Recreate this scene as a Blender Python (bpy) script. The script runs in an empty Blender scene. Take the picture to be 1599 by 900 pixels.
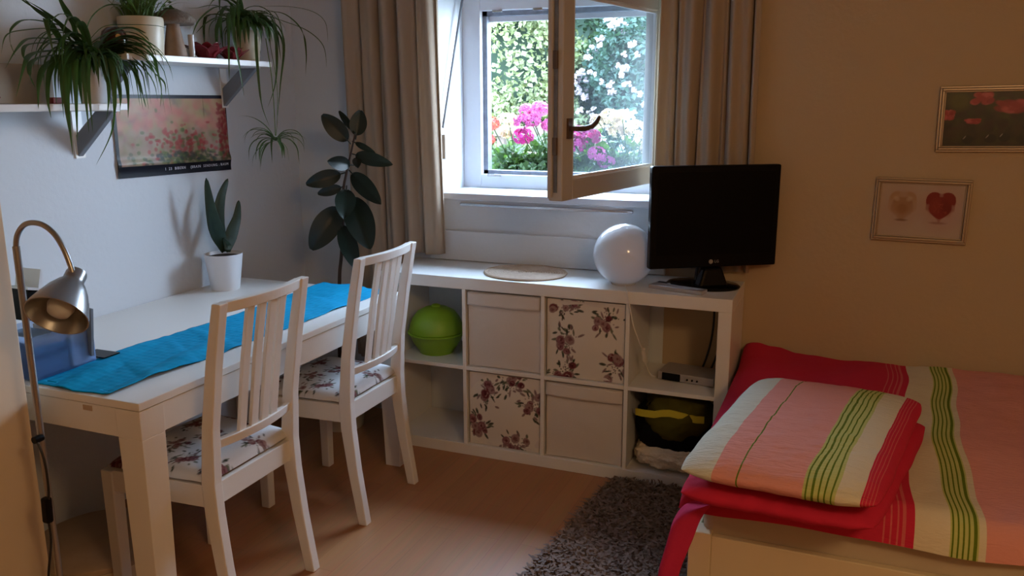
import bpy, math, random
import numpy as np
from mathutils import Vector, Matrix, noise

PI = math.pi
sc = bpy.context.scene
C = sc.collection

# ---------------------------------------------------------------- camera
CAM = np.array([0.38373, -3.11067, 1.51046])
YAW, PITCH, ROLL, FPX = 0.384852, 0.219799, -0.00243, 1321.63
def cam_axes():
    ca, sa = math.cos(YAW), math.sin(YAW)
    f = np.array([-sa*math.cos(PITCH), ca*math.cos(PITCH), -math.sin(PITCH)])
    rt = np.array([ca, sa, 0.0]); up = np.cross(rt, f)
    c, s = math.cos(ROLL), math.sin(ROLL)
    return c*rt+s*up, -s*rt+c*up, f
RT, UP, FW = cam_axes()
def on(px, py, axis, val):
    """the point where the sight line of a photo pixel meets a plane of the room"""
    d = RT*((px-799.5)/FPX) - UP*((py-450)/FPX) + FW
    t = (val-CAM[axis])/d[axis]
    return Vector(CAM+t*d)
cd = bpy.data.cameras.new('camera'); cam = bpy.data.objects.new('camera', cd); C.objects.link(cam)
cam.matrix_world = Matrix(((RT[0], UP[0], -FW[0], CAM[0]), (RT[1], UP[1], -FW[1], CAM[1]), (RT[2], UP[2], -FW[2], CAM[2]), (0, 0, 0, 1)))
cd.sensor_width = 36; cd.lens = FPX/1599*36; cd.clip_start = 0.05
sc.camera = cam

# ---------------------------------------------------------------- light
SKY, SUN, LAMP, EXPO = 42.0, 3.5, 40.0, 0.10
w = bpy.data.worlds.new('sky'); sc.world = w; w.use_nodes = True
nt = w.node_tree; bg = nt.nodes['Background']
tc = nt.nodes.new('ShaderNodeTexCoord'); sx = nt.nodes.new('ShaderNodeSeparateXYZ')
cr = nt.nodes.new('ShaderNodeValToRGB')
nt.links.new(tc.outputs['Generated'], sx.inputs[0]); nt.links.new(sx.outputs['Z'], cr.inputs[0]); nt.links.new(cr.outputs[0], bg.inputs[0])
cr.color_ramp.elements[0].color = (.64, .80, 1, 1); cr.color_ramp.elements[1].color = (.48, .69, 1, 1)
bg.inputs[1].default_value = SKY
sd = bpy.data.lights.new('sun', 'SUN'); sd.energy = SUN; sd.angle = math.radians(6); sd.color = (1, .96, .86)
sun = bpy.data.objects.new('sun', sd); C.objects.link(sun)
sun.rotation_euler = Vector((-.55, .45, -.75)).to_track_quat('-Z', 'Y').to_euler()   # high sun over the roof, onto the hedge
ld = bpy.data.lights.new('warm_room_lamp', 'POINT'); ld.energy = LAMP; ld.shadow_soft_size = .16; ld.color = (1, .62, .30)
lo = bpy.data.objects.new('warm_room_lamp', ld); C.objects.link(lo); lo.location = (1.35, -3.0, 2.2)
pt = bpy.data.lights.new('window_daylight_portal', 'AREA'); pt.shape = 'RECTANGLE'; pt.size = .95; pt.size_y = .85; pt.cycles.is_portal = True
po_ = bpy.data.objects.new('window_daylight_portal', pt); C.objects.link(po_); po_.location = (-.85, .70, 1.53); po_.rotation_euler = (-PI/2, 0, 0)
sc.view_settings.view_transform = 'Standard'; sc.view_settings.look = 'None'
sc.view_settings.exposure = EXPO; sc.view_settings.gamma = 1; sc.view_settings.use_curve_mapping = False
sc.cycles.use_denoising = True
sc.cycles.max_bounces = 10; sc.cycles.diffuse_bounces = 4; sc.cycles.transparent_max_bounces = 12
sc.cycles.sample_clamp_indirect = 8

# ---------------------------------------------------------------- materials
def mat(name, col, rough=.5, metal=0, bump=0, bscale=60, spec=.5, var=0, vscale=8, trans=0, coat=0, bdist=.002):
    m = bpy.data.materials.new(name); m.use_nodes = True; n = m.node_tree; b = n.nodes['Principled BSDF']
    b.inputs['Base Color'].default_value = (*col, 1); b.inputs['Roughness'].default_value = rough
    b.inputs['Metallic'].default_value = metal; b.inputs['Specular IOR Level'].default_value = spec
    b.inputs['Coat Weight'].default_value = coat; b.inputs['Transmission Weight'].default_value = trans
    t = n.nodes.new('ShaderNodeTexCoord')
    if var:
        x = n.nodes.new('ShaderNodeTexNoise'); x.inputs['Scale'].default_value = vscale; x.inputs['Detail'].default_value = 4
        r = n.nodes.new('ShaderNodeMix'); r.data_type = 'RGBA'
        r.inputs['A'].default_value = (*[max(0, c*(1-var)) for c in col], 1); r.inputs['B'].default_value = (*[min(1, c*(1+var)) for c in col], 1)
        n.links.new(t.outputs['Object'], x.inputs[0]); n.links.new(x.outputs[0], r.inputs['Factor']); n.links.new(r.outputs['Result'], b.inputs['Base Color'])
    if bump:
        x = n.nodes.new('ShaderNodeTexNoise'); x.inputs['Scale'].default_value = bscale; x.inputs['Detail'].default_value = 3
        p = n.nodes.new('ShaderNodeBump'); p.inputs['Strength'].default_value = bump; p.inputs['Distance'].default_value = bdist
        n.links.new(t.outputs['Object'], x.inputs[0]); n.links.new(x.outputs[0], p.inputs['Height']); n.links.new(p.outputs[0], b.inputs['Normal'])
    return m
def attr_mat(name, rough=.6, spec=.5, bump=0, bscale=200, coat=0):
    m = mat(name, (1, 1, 1), rough, spec=spec, bump=bump, bscale=bscale, coat=coat)
    n = m.node_tree; a = n.nodes.new('ShaderNodeAttribute'); a.attribute_name = 'paint'
    n.links.new(a.outputs['Color'], n.nodes['Principled BSDF'].inputs['Base Color']); return m
def stripes_mat(name, stops, bump=.5):
    """colour by UV.x through a constant ramp; UV.x = 0..1"""
    m = mat(name, (1, 1, 1), .9, spec=.15); n = m.node_tree; b = n.nodes['Principled BSDF']
    u = n.nodes.new('ShaderNodeUVMap'); s = n.nodes.new('ShaderNodeSeparateXYZ'); r = n.nodes.new('ShaderNodeValToRGB')
    n.links.new(u.outputs[0], s.inputs[0]); n.links.new(s.outputs[0], r.inputs[0]); n.links.new(r.outputs[0], b.inputs['Base Color'])
    r.color_ramp.interpolation = 'CONSTANT'; el = r.color_ramp.elements
    while len(el) > 1: el.remove(el[-1])
    el[0].position = 0; el[0].color = (*stops[0][1], 1)
    for p, c in stops[1:]:
        e = el.new(min(max(p, 0), 1)); e.color = (*c, 1)
    t = n.nodes.new('ShaderNodeTexCoord')
    mp = n.nodes.new('ShaderNodeMapping'); mp.inputs['Scale'].default_value = (30, 160, 60)
    x = n.nodes.new('ShaderNodeTexNoise'); x.inputs['Scale'].default_value = 1; x.inputs['Detail'].default_value = 4; x.inputs['Distortion'].default_value = .6
    p = n.nodes.new('ShaderNodeBump'); p.inputs['Strength'].default_value = bump; p.inputs['Distance'].default_value = .006
    n.links.new(t.outputs['Object'], mp.inputs[0]); n.links.new(mp.outputs[0], x.inputs[0]); n.links.new(x.outputs[0], p.inputs['Height']); n.links.new(p.outputs[0], b.inputs['Normal'])
    return m
def leaf_mat(name, col, rough=.45, thin=.35, var=.35, vscale=25):
    m = mat(name, col, rough, var=var, vscale=vscale); n = m.node_tree; b = n.nodes['Principled BSDF']; o = n.nodes['Material Output']
    t = n.nodes.new('ShaderNodeBsdfTranslucent'); t.inputs[0].default_value = (min(1, col[0]*1.5+.01), min(1, col[1]*1.6), col[2]*.8, 1)
    x = n.nodes.new('ShaderNodeMixShader'); x.inputs[0].default_value = thin
    n.links.new(b.outputs[0], x.inputs[1]); n.links.new(t.outputs[0], x.inputs[2]); n.links.new(x.outputs[0], o.inputs[0]); return m
def glass_mat(name, tint=(1, 1, 1), haze=.06, gloss=.06, hazecol=(.8, .9, 1)):
    m = bpy.data.materials.new(name); m.use_nodes = True; n = m.node_tree; n.nodes.remove(n.nodes['Principled BSDF']); o = n.nodes['Material Output']
    t = n.nodes.new('ShaderNodeBsdfTransparent'); t.inputs[0].default_value = (*tint, 1)
    g = n.nodes.new('ShaderNodeBsdfGlossy'); g.inputs['Roughness'].default_value = .03
    d = n.nodes.new('ShaderNodeBsdfTranslucent'); d.inputs[0].default_value = (*hazecol, 1)
    a = n.nodes.new('ShaderNodeMixShader'); a.inputs[0].default_value = haze
    b = n.nodes.new('ShaderNodeMixShader'); b.inputs[0].default_value = gloss
    n.links.new(t.outputs[0], a.inputs[1]); n.links.new(d.outputs[0], a.inputs[2])
    n.links.new(a.outputs[0], b.inputs[1]); n.links.new(g.outputs[0], b.inputs[2]); n.links.new(b.outputs[0], o.inputs[0]); return m

M = {}
M['wall'] = mat('white_wall_paint', (.63, .66, .69), .85, bump=.35, bscale=45, spec=.2, bdist=.004)
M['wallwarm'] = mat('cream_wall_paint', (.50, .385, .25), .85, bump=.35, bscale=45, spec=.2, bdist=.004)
M['white'] = mat('white_lacquer', (.78, .77, .74), .35)
M['whitewood'] = mat('white_painted_wood', (.78, .76, .72), .38, bump=.05, bscale=30)
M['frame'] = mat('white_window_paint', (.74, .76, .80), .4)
M['sash'] = mat('shaded_sash_paint', (.52, .49, .46), .35)  # white paint darkened: backlit shade of the sash is put into the colour
M['gasket'] = mat('grey_gasket', (.16, .17, .20), .7, var=.6, vscale=30)
M['darkmetal'] = mat('bronze_metal', (.16, .11, .08), .35, .7)
M['steel'] = mat('brushed_steel', (.40, .40, .40), .32, .9)
M['alu'] = mat('aluminium', (.7, .72, .75), .25, .9)
M['greymetal'] = mat('grey_bracket_paint', (.16, .17, .19), .5)
M['black'] = mat('black_plastic', (.0025, .0025, .003), .35, spec=.15)
M['blackgloss'] = mat('black_gloss_plastic', (.003, .003, .003), .12, spec=.25)
M['screen'] = mat('tv_screen', (.002, .002, .003), .35, spec=.12)
M['blackcloth'] = mat('black_cloth', (.006, .006, .008), .95, spec=.1, bump=.4, bscale=80)
M['pot'] = mat('white_pot_ceramic', (.75, .77, .80), .3)
M['potcream'] = mat('cream_pot_ceramic', (.62, .56, .42), .4)
M['soil'] = mat('potting_soil', (.03, .02, .013), .95, bump=1, bscale=90, bdist=.01)
M['spider'] = leaf_mat('spider_plant_leaf', (.045, .10, .03), .5, .3)
M['spider2'] = leaf_mat('pale_spider_plant_leaf', (.10, .17, .06), .5, .4)
M['rubber'] = leaf_mat('rubber_plant_leaf', (.008, .018, .011), .42, .05, .3)
M['snake'] = leaf_mat('snake_plant_leaf', (.018, .042, .022), .45, .05, .6, 30)
M['stem'] = mat('brown_stem', (.05, .03, .02), .8, bump=.4)
M['curtain'] = mat('beige_curtain_cloth', (.50, .40, .30), .9, spec=.1, bump=.25, bscale=350)
_n = M['curtain'].node_tree; _t = _n.nodes.new('ShaderNodeBsdfTranslucent'); _t.inputs[0].default_value = (.5, .38, .26, 1)
_x = _n.nodes.new('ShaderNodeMixShader'); _x.inputs[0].default_value = .25
_n.links.new(_n.nodes['Principled BSDF'].outputs[0], _x.inputs[1]); _n.links.new(_t.outputs[0], _x.inputs[2]); _n.links.new(_x.outputs[0], _n.nodes['Material Output'].inputs[0])
M['glass'] = glass_mat('window_glass', (.93, .97, .98), .05, .05)
M['clear'] = glass_mat('clear_plastic', (.80, .86, .95), .28, .08, (.7, .8, 1))
M['opal'] = mat('opal_glass', (.80, .82, .84), .06, coat=.6)
_n = M['opal'].node_tree; _t = _n.nodes.new('ShaderNodeBsdfTranslucent'); _t.inputs[0].default_value = (.85, .87, .9, 1)
_x = _n.nodes.new('ShaderNodeMixShader'); _x.inputs[0].default_value = .22
_n.links.new(_n.nodes['Principled BSDF'].outputs[0], _x.inputs[1]); _n.links.new(_t.outputs[0], _x.inputs[2]); _n.links.new(_x.outputs[0], _n.nodes['Material Output'].inputs[0])
M['lime'] = mat('lime_plastic', (.22, .42, .02), .4, bump=.2, bscale=150)
M['fabricbox'] = mat('cream_fabric', (.66, .60, .54), .9, spec=.1, bump=.35, bscale=220)
M['cordwhite'] = mat('white_cord', (.75, .72, .66), .5)
M['cordblack'] = mat('black_cord', (.01, .01, .01), .5)
M['olive'] = mat('olive_cloth', (.085, .075, .012), .9, spec=.1, bump=.5, bscale=60)
M['yellow'] = mat('yellow_trim', (.55, .46, .03), .7)
M['fleece'] = mat('cream_fleece', (.85, .75, .60), .95, spec=.1, bump=1, bscale=90, bdist=.008)
M['bed'] = mat('beech_bed_lacquer', (.72, .62, .42), .4, bump=.05)
M['sheet'] = mat('cream_sheet', (.55, .47, .35), .95, spec=.1, bump=.3, bscale=40)
M['wardrobe'] = mat('cream_wardrobe', (.70, .58, .42), .6, bump=.05)
M['oak'] = mat('brown_wood', (.20, .12, .07), .55, var=.3, vscale=14)
M['woodlid'] = mat('beech_veneer', (.46, .33, .22), .5, var=.15, vscale=12)
M['carved'] = mat('turned_wood', (.22, .13, .075), .6, var=.25, vscale=60)
M['moss'] = mat('felt_cap', (.17, .13, .10), .95, bump=1, bscale=70, bdist=.006)
M['red'] = mat('red_glass_petal', (.20, .02, .03), .25, spec=.6)
M['redflat'] = mat('dark_red_decor', (.20, .015, .01), .6)
M['amber'] = mat('amber_glass', (.05, .016, .008), .12)
M['candle'] = mat('candle_glow_wax', (.75, .45, .15), .5)
M['paper'] = mat('grey_card', (.14, .16, .18), .8)
M['bluegrey'] = mat('blue_grey_paper', (.16, .24, .36), .7)
M['whitepaper'] = mat('white_paper', (.62, .66, .70), .8)
M['soap'] = mat('silver_plastic', (.40, .38, .38), .35, .3)
M['picframe'] = mat('champagne_frame', (.42, .33, .25), .35, .55)
M['panel'] = mat('beige_panel', (.42, .36, .29), .8, var=.2, vscale=6)
M['trans'] = mat('pale_opal_glass', (.55, .52, .50), .2)
M['stone'] = mat('outside_stone', (.12, .12, .11), .9)
M['lawn'] = mat('lawn', (.015, .035, .01), .95, var=.4, vscale=3)
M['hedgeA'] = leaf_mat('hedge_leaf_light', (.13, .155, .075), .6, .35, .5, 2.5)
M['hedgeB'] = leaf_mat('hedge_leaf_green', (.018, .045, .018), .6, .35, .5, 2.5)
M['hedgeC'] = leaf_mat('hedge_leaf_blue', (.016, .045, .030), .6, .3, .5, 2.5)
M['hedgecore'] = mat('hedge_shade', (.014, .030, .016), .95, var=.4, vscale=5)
M['rose'] = leaf_mat('pale_rose_petal', (.28, .22, .26), .7, .4, .2)
M['gleaf'] = leaf_mat('geranium_leaf', (.04, .09, .02), .6, .35, .5, 15)
M['pink'] = leaf_mat('pink_petal', (.46, .09, .33), .6, .35, .35, 60)
M['magenta'] = leaf_mat('magenta_petal', (.33, .012, .17), .6, .3, .35, 60)
M['salmon'] = leaf_mat('salmon_petal', (.38, .08, .07), .6, .35, .35, 60)
M['peach'] = leaf_mat('peach_petal', (.42, .31, .27), .6, .4, .25, 60)
M['bark'] = mat('outside_bark', (.05, .035, .025), .9)
M['logo'] = mat('grey_logo', (.35, .35, .36), .4)
M['print'] = attr_mat('printed_floral_cloth', .85, .2, .25, 250)
M['picture'] = attr_mat('printed_photo', .35, .4)
M['calendarprint'] = attr_mat('glossy_print', .33, .12)
M['text'] = mat('pale_print', (.62, .62, .68), .5)

def wood_floor():
    m = mat('beech_laminate', (.4, .2, .1), .42); n = m.node_tree; b = n.nodes['Principled BSDF']
    t = n.nodes.new('ShaderNodeTexCoord'); mp = n.nodes.new('ShaderNodeMapping'); mp.inputs['Rotation'].default_value = (0, 0, PI/2)
    br = n.nodes.new('ShaderNodeTexBrick'); br.inputs['Scale'].default_value = 1; br.inputs['Brick Width'].default_value = .62; br.inputs['Row Height'].default_value = .085
    br.inputs['Mortar Size'].default_value = .0007; br.inputs['Color1'].default_value = (.52, .235, .095, 1); br.inputs['Color2'].default_value = (.46, .200, .078, 1)
    br.inputs['Mortar'].default_value = (.36, .15, .06, 1); br.offset = .37; br.inputs['Bias'].default_value = -.1
    m2 = n.nodes.new('ShaderNodeMapping'); m2.inputs['Scale'].default_value = (60, 3, 1)
    x = n.nodes.new('ShaderNodeTexNoise'); x.inputs['Scale'].default_value = 1; x.inputs['Detail'].default_value = 5; x.inputs['Distortion'].default_value = .8
    mx = n.nodes.new('ShaderNodeMix'); mx.data_type = 'RGBA'; mx.blend_type = 'MULTIPLY'; mx.inputs['Factor'].default_value = .35
    n.links.new(t.outputs['Object'], mp.inputs[0]); n.links.new(mp.outputs[0], br.inputs['Vector']); n.links.new(t.outputs['Object'], m2.inputs[0]); n.links.new(m2.outputs[0], x.inputs[0])
    n.links.new(br.outputs['Color'], mx.inputs['A']); n.links.new(x.outputs['Color'], mx.inputs['B']); n.links.new(mx.outputs['Result'], b.inputs['Base Color'])
    return m
def runner_mat():
    m = mat('turquoise_quilted_cloth', (0, .25, .5), .85, spec=.15); n = m.node_tree; b = n.nodes['Principled BSDF']
    t = n.nodes.new('ShaderNodeTexCoord'); v = n.nodes.new('ShaderNodeTexVoronoi'); v.inputs['Scale'].default_value = 42; v.inputs['Randomness'].default_value = .2
    r = n.nodes.new('ShaderNodeMix'); r.data_type = 'RGBA'; r.inputs['A'].default_value = (.0, .22, .42, 1); r.inputs['B'].default_value = (.0, .33, .58, 1)
    p = n.nodes.new('ShaderNodeBump'); p.inputs['Strength'].default_value = .35; p.inputs['Distance'].default_value = .004
    n.links.new(t.outputs['Object'], v.inputs['Vector']); n.links.new(v.outputs['Distance'], r.inputs['Factor']); n.links.new(r.outputs['Result'], b.inputs['Base Color'])
    n.links.new(v.outputs['Distance'], p.inputs['Height']); n.links.new(p.outputs[0], b.inputs['Normal']); return m
M['floor'] = wood_floor(); M['runner'] = runner_mat()

# ---------------------------------------------------------------- mesh helpers
class MB:
    def __init__(s): s.v = []; s.f = []
    def add(s, vs, fs):
        k = len(s.v); s.v += [tuple(v) for v in vs]; s.f += [tuple(i+k for i in f) for f in fs]; return s
    def box(s, x0, x1, y0, y1, z0, z1, M_=None):
        vs = [Vector((x, y, z)) for z in (z0, z1) for y in (y0, y1) for x in (x0, x1)]
        if M_ is not None: vs = [M_ @ v for v in vs]
        return s.add(vs, [(0, 2, 3, 1), (4, 5, 7, 6), (0, 1, 5, 4), (2, 6, 7, 3), (0, 4, 6, 2), (1, 3, 7, 5)])
    def hull(s, a, b):
        """two 4-point loops joined into a block"""
        return s.add(list(a)+list(b), [(3, 2, 1, 0), (4, 5, 6, 7)]+[(i, (i+1) % 4, (i+1) % 4+4, i+4) for i in range(4)])
    def loft(s, loops, cap=True, closed=True):
        n = len(loops[0]); vs = [p for l in loops for p in l]; fs = []
        for k in range(len(loops)-1):
            for i in range(n if closed else n-1):
                j = (i+1) % n; fs.append((k*n+i, k*n+j, (k+1)*n+j, (k+1)*n+i))
        if cap and closed: fs += [tuple(range(n))[::-1], tuple((len(loops)-1)*n+i for i in range(n))]
        return s.add(vs, fs)
    def tube(s, pts, r, seg=8, flat=1.0):
        pts = [Vector(p) for p in pts]; n = len(pts); rs = r if isinstance(r, (list, tuple)) else [r]*n
        d0 = (pts[1]-pts[0]).normalized(); u = d0.orthogonal().normalized(); loops = []
        for i, p in enumerate(pts):
            d = (pts[min(i+1, n-1)]-pts[max(i-1, 0)]).normalized(); u = (u-d*u.dot(d)).normalized(); v = d.cross(u)
            loops.append([p+(u*math.cos(a)+v*math.sin(a)*flat)*rs[i] for a in (2*PI*k/seg for k in range(seg))])
        return s.loft(loops)
    def lathe(s, prof, c, seg=32, M_=None, cap=True):
        c = Vector(c); loops = []
        for r, z in prof:
            l = [Vector((r*math.cos(2*PI*k/seg), r*math.sin(2*PI*k/seg), z)) for k in range(seg)]
            loops.append([c+(M_ @ p if M_ is not None else p) for p in l])
        return s.loft(loops, cap)
    def grid(s, fn, nu, nv):
        vs = [fn(i/nu, j/nv) for j in range(nv+1) for i in range(nu+1)]
        return s.add(vs, [(j*(nu+1)+i, j*(nu+1)+i+1, (j+1)*(nu+1)+i+1, (j+1)*(nu+1)+i) for j in range(nv) for i in range(nu)])
    def build(s, name, m, parent=None, smooth=False, bevel=0, sharp=40, solid=0):
        me = bpy.data.meshes.new(name); off = Vector((0, 0, 0)); p = parent
        while p is not None and not p.get('_local'): off += Vector(p.location); p = p.parent
        me.from_pydata([Vector(v)-off for v in s.v], [], s.f); me.validate(); me.update()
        me.materials.append(m)
        o = bpy.data.objects.new(name, me); C.objects.link(o)
        if parent is not None: o.parent = parent
        if smooth:
            me.shade_smooth()
            if sharp < 179: me.set_sharp_from_angle(angle=math.radians(sharp))
        if solid:
            k = o.modifiers.new('thickness', 'SOLIDIFY'); k.thickness = solid; k.offset = 0
        if bevel:
            k = o.modifiers.new('bevel', 'BEVEL'); k.width = bevel; k.segments = 2; k.limit_method = 'ANGLE'; k.angle_limit = math.radians(35)
        return o
def tag(o, label=None, cat=None, group=None, kind=None):
    for k, v in (('label', label), ('category', cat), ('group', group), ('kind', kind)):
        if v: o[k] = v
    return o
def thing(name, loc, label, cat, group=None, rot=0, local=False):
    o = bpy.data.objects.new(name, None); C.objects.link(o); o.location = loc; o.rotation_euler = (0, 0, rot); o.empty_display_size = .05
    tag(o, label, cat, group)
    if local: o['_local'] = 1
    return o
def struct(o): o['kind'] = 'structure'; return o
def copy_tree(o, parent=None):
    c = o.copy(); C.objects.link(c); c.parent = parent
    for ch in [x for x in bpy.data.objects if x.parent == o]: copy_tree(ch, c)
    return c
def paint(o, cols):
    a = o.data.color_attributes.new('paint', 'FLOAT_COLOR', 'POINT')
    c4 = np.ones((len(o.data.vertices), 4), np.float32); c4[:, :3] = cols; a.data.foreach_set('color', c4.ravel())
class Canvas:
    def __init__(s, w, h, base): s.w, s.h = w, h; s.a = np.ones((h, w, 3))*np.array(base); s.Y, s.X = np.mgrid[0:h, 0:w].astype(float)
    def ell(s, cx, cy, rx, ry, col, ang=0, al=1.0, soft=.15):
        x0, x1 = int(max(0, cx-rx*1.5-ry*1.5)), int(min(s.w, cx+rx*1.5+ry*1.5+2)); y0, y1 = int(max(0, cy-ry*1.5-rx*1.5)), int(min(s.h, cy+ry*1.5+rx*1.5+2))
        if x1 <= x0 or y1 <= y0: return
        X = s.X[y0:y1, x0:x1]-cx; Y = s.Y[y0:y1, x0:x1]-cy; c, n = math.cos(ang), math.sin(ang)
        d = np.sqrt(((X*c+Y*n)/rx)**2+((-X*n+Y*c)/ry)**2); k = np.clip((1-d)/soft+.5, 0, 1)[..., None]*al
        s.a[y0:y1, x0:x1] = s.a[y0:y1, x0:x1]*(1-k)+np.array(col)*k
    def sample(s, u, v):
        x = np.clip((np.asarray(u)*(s.w-1)).round().astype(int), 0, s.w-1); y = np.clip(((1-np.asarray(v))*(s.h-1)).round().astype(int), 0, s.h-1)
        return s.a[y, x]
def uvmap(o, fn):
    me = o.data; uv = me.uv_layers.new(name='UVMap')
    for l in me.loops: uv.data[l.index].uv = fn(l.vertex_index)
def bezier(p0, p1, p2, t): return p0*(1-t)**2+p1*2*t*(1-t)+p2*t*t
rnd = random.Random(7)

# ================================================================= THE ROOM
WY, WX = .355, -2.14                     # back wall and left wall
NX0, NX1, NZ0, NZ1, NY = -1.366, -.345, 1.097, 2.02, .60   # window niche
HC = 2.45
m = MB(); m.box(-2.34, 2.4, -4.3, WY, -.1, 0); struct(m.build('floor', M['floor']))
m = MB(); m.box(-2.34, 2.4, -4.3, .75, HC, HC+.1); struct(m.build('ceiling', M['wall']))
m = MB(); m.box(WX-.2, WX, -4.3, .75, 0, HC); struct(m.build('wall_left', M['wall']))
m = MB(); m.box(2.3, 2.4, -4.2, .75, 0, HC); struct(m.build('wall_right', M['wallwarm']))
m = MB(); m.box(WX-.2, 2.4, -4.3, -4.2, 0, HC); struct(m.build('wall_front', M['wallwarm']))
m = MB(); m.box(WX, NX0, WY, .75, 0, HC).box(NX0, NX1, WY, .75, 0, NZ0-.03).box(NX0, NX1, WY, .75, NZ1, HC)
struct(m.build('wall_back', M['wall']))
m = MB(); m.box(NX1, 2.3, WY, .75, 0, HC); struct(m.build('wall_back_bedside', M['wallwarm']))
# sill board, the rail under it and the panel above the shelf unit
m = MB(); m.box(NX0, NX1, WY-.02, NY, NZ0-.03, NZ0); struct(m.build('trim_1', M['frame'], bevel=.004))
m = MB(); m.box(-1.27, -.47, WY-.012, WY, 1.040, 1.052); tag(m.build('sill_rail', M['alu'], bevel=.002), 'thin bright aluminium rail fixed under the front edge of the window sill', 'rail')
m = MB(); m.box(-1.42, NX1+.02, WY-.022, WY, .79, .925); struct(m.build('trim_2', M['wall'], bevel=.003))

# ---- window
OX0, OX1, OZ0, OZ1 = -1.275, -.425, 1.161, 1.905
win = bpy.data.objects.new('window_1', None); C.objects.link(win); win.location = ((OX0+OX1)/2, NY, NZ0); win['kind'] = 'structure'
m = MB(); m.box(NX0, OX0, NY, NY+.07, NZ0, NZ1).box(OX1, NX1, NY, NY+.07, NZ0, NZ1).box(OX0, OX1, NY, NY+.07, NZ0, OZ0).box(OX0, OX1, NY, NY+.07, OZ1, NZ1)
m.build('window_frame', M['frame'], win, bevel=.003)
g = MB(); t = .022
g.box(OX0-.004, OX0+t, NY+.03, NY+.075, OZ0, OZ1).box(OX1-t, OX1+.004, NY+.03, NY+.075, OZ0, OZ1).box(OX0, OX1, NY+.03, NY+.075, OZ0-.004, OZ0+t*.8).box(OX0, OX1, NY+.03, NY+.075, OZ1-t, OZ1+.004)
g.build('gasket', M['gasket'], win)
g = MB(); g.box(OX0+t, OX1-t, NY+.06, NY+.08, OZ1-.045, OZ1-t); g.build('drip_rail', M['frame'], win)
for px_, py_, ww in ((777, 17, .05), (840, 14, .045), (772, 274, .07)):
    p = on(px_, py_, 1, NY); g = MB(); g.box(p.x-ww/2, p.x+ww/2, NY-.006, NY, p.z-.006, p.z+.006); g.build('fitting', M['alu'], win, bevel=.001)
# opened casement: hinge right, free stile swung into the room
H = Vector((-.40, .529, 1.160)); TH = 1.383; SW, SH, ST, SD = .858, .773, .075, .055
ud = Vector((-math.cos(TH), -math.sin(TH), 0)); nd = Vector((math.sin(TH), -math.cos(TH), 0))   # along the sash, and its room side normal
Ms = Matrix(((ud.x, nd.x, 0, H.x), (ud.y, nd.y, 0, H.y), (0, 0, 1, H.z), (0, 0, 0, 1)))
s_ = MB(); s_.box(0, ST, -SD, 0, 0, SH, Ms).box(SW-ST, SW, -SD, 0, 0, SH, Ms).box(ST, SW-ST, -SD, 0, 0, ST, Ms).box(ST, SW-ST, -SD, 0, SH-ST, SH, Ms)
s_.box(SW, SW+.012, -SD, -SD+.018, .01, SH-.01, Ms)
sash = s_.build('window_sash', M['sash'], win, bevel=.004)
g = MB(); g.box(ST-.005, SW-ST+.005, -SD/2-.01, -SD/2+.01, ST-.005, SH-ST+.005, Ms); g.build('window_pane', M['glass'], sash)
g = MB()
for a, b, c, d in ((ST, SW-ST, ST, ST+.010), (ST, SW-ST, SH-ST-.010, SH-ST), (ST, ST+.010, ST, SH-ST), (SW-ST-.010, SW-ST, ST, SH-ST)): g.box(a, b, -SD/2+.01, -.004, c, d, Ms)
g.build('glazing_bead', M['frame'], sash)
g = MB(); g.box(SW, SW+.003, -.034, -.020, .03, SH-.03, Ms); g.build('lock_strip', M['gasket'], sash)
g = MB()
for zz in (.16, .45): g.box(SW+.001, SW+.010, -.036, -.018, zz, zz+.06, Ms)
g.build('lock_bolt', M['darkmetal'], sash, bevel=.002)
g = MB(); g.box(SW-ST*.75, SW-ST*.35, 0, .008, .215, .285, Ms)
hp = [Ms @ Vector(p) for p in ((SW-.045, .0, 0.250), (SW-.045, .035, 0.250), (SW-.075, .045, 0.250), (SW-.12, .048, 0.255), (SW-.16, .046, 0.270), (SW-.185, .044, 0.287))]
g.tube(hp, [.008, .009, .010, .010, .009, .007], 10); g.build('window_handle', M['darkmetal'], sash, smooth=True)
# roller-shutter crank rod and strap box on the left reveal
rd = MB(); a, b = Vector((-1.335, .56, 2.0)), Vector((-1.350, .35, 1.385)); rd.tube([a, b], .006, 8)
crank = rd.build('shutter_crank_rod', M['greymetal'], smooth=True); tag(crank, 'thin grey slanting crank rod in the left window reveal', 'rod')
g = MB(); g.box(NX0, NX0+.018, .365, .455, 1.245, 1.355); tag(g.build('strap_box', M['panel'], bevel=.003), 'small grey-beige plastic box on the left window reveal', 'box')

# ---- curtains
def curtain(x0, x1, y, zb, nf, label, amp=.03, seed=1):
    m = MB(); NU, NV = 160, 24
    def fn(u, v):
        z = zb(u)*(1-v)+2.38*v
        k = .65+.35*v; ph = seed+1.2*noise.noise(Vector((u*3, v*.8, seed)))
        x = x0+(x1-x0)*u+.012*math.sin(u*nf*2*PI+ph+1.2)*k
        yy = y+amp*k*math.sin(u*nf*2*PI+ph)+.010*math.sin(u*nf*4.7*PI+v*2+seed)
        return (x+(1-v)*.012*math.sin(seed+u*4)-(.035*u*v if seed == 1 else 0), yy, z)
    m.grid(fn, NU, NV); o = m.build('curtain', M['curtain'], smooth=True, sharp=180, solid=.003)
    return tag(o, label, 'curtain')
def zl(u):
    x = -1.83+.535*u; k = min(1, max(0, (x+1.52)/.02)); return .30*(1-k)+.822*k
curtain(-1.83, -1.312, .275, zl, 5.2, 'beige curtain hanging left of the window, behind the rubber plant', .032, 1)
curtain(-.36, .01, .322, lambda u: .83, 4, 'beige curtain hanging right of the window, behind the television', .020, 4)
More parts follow.
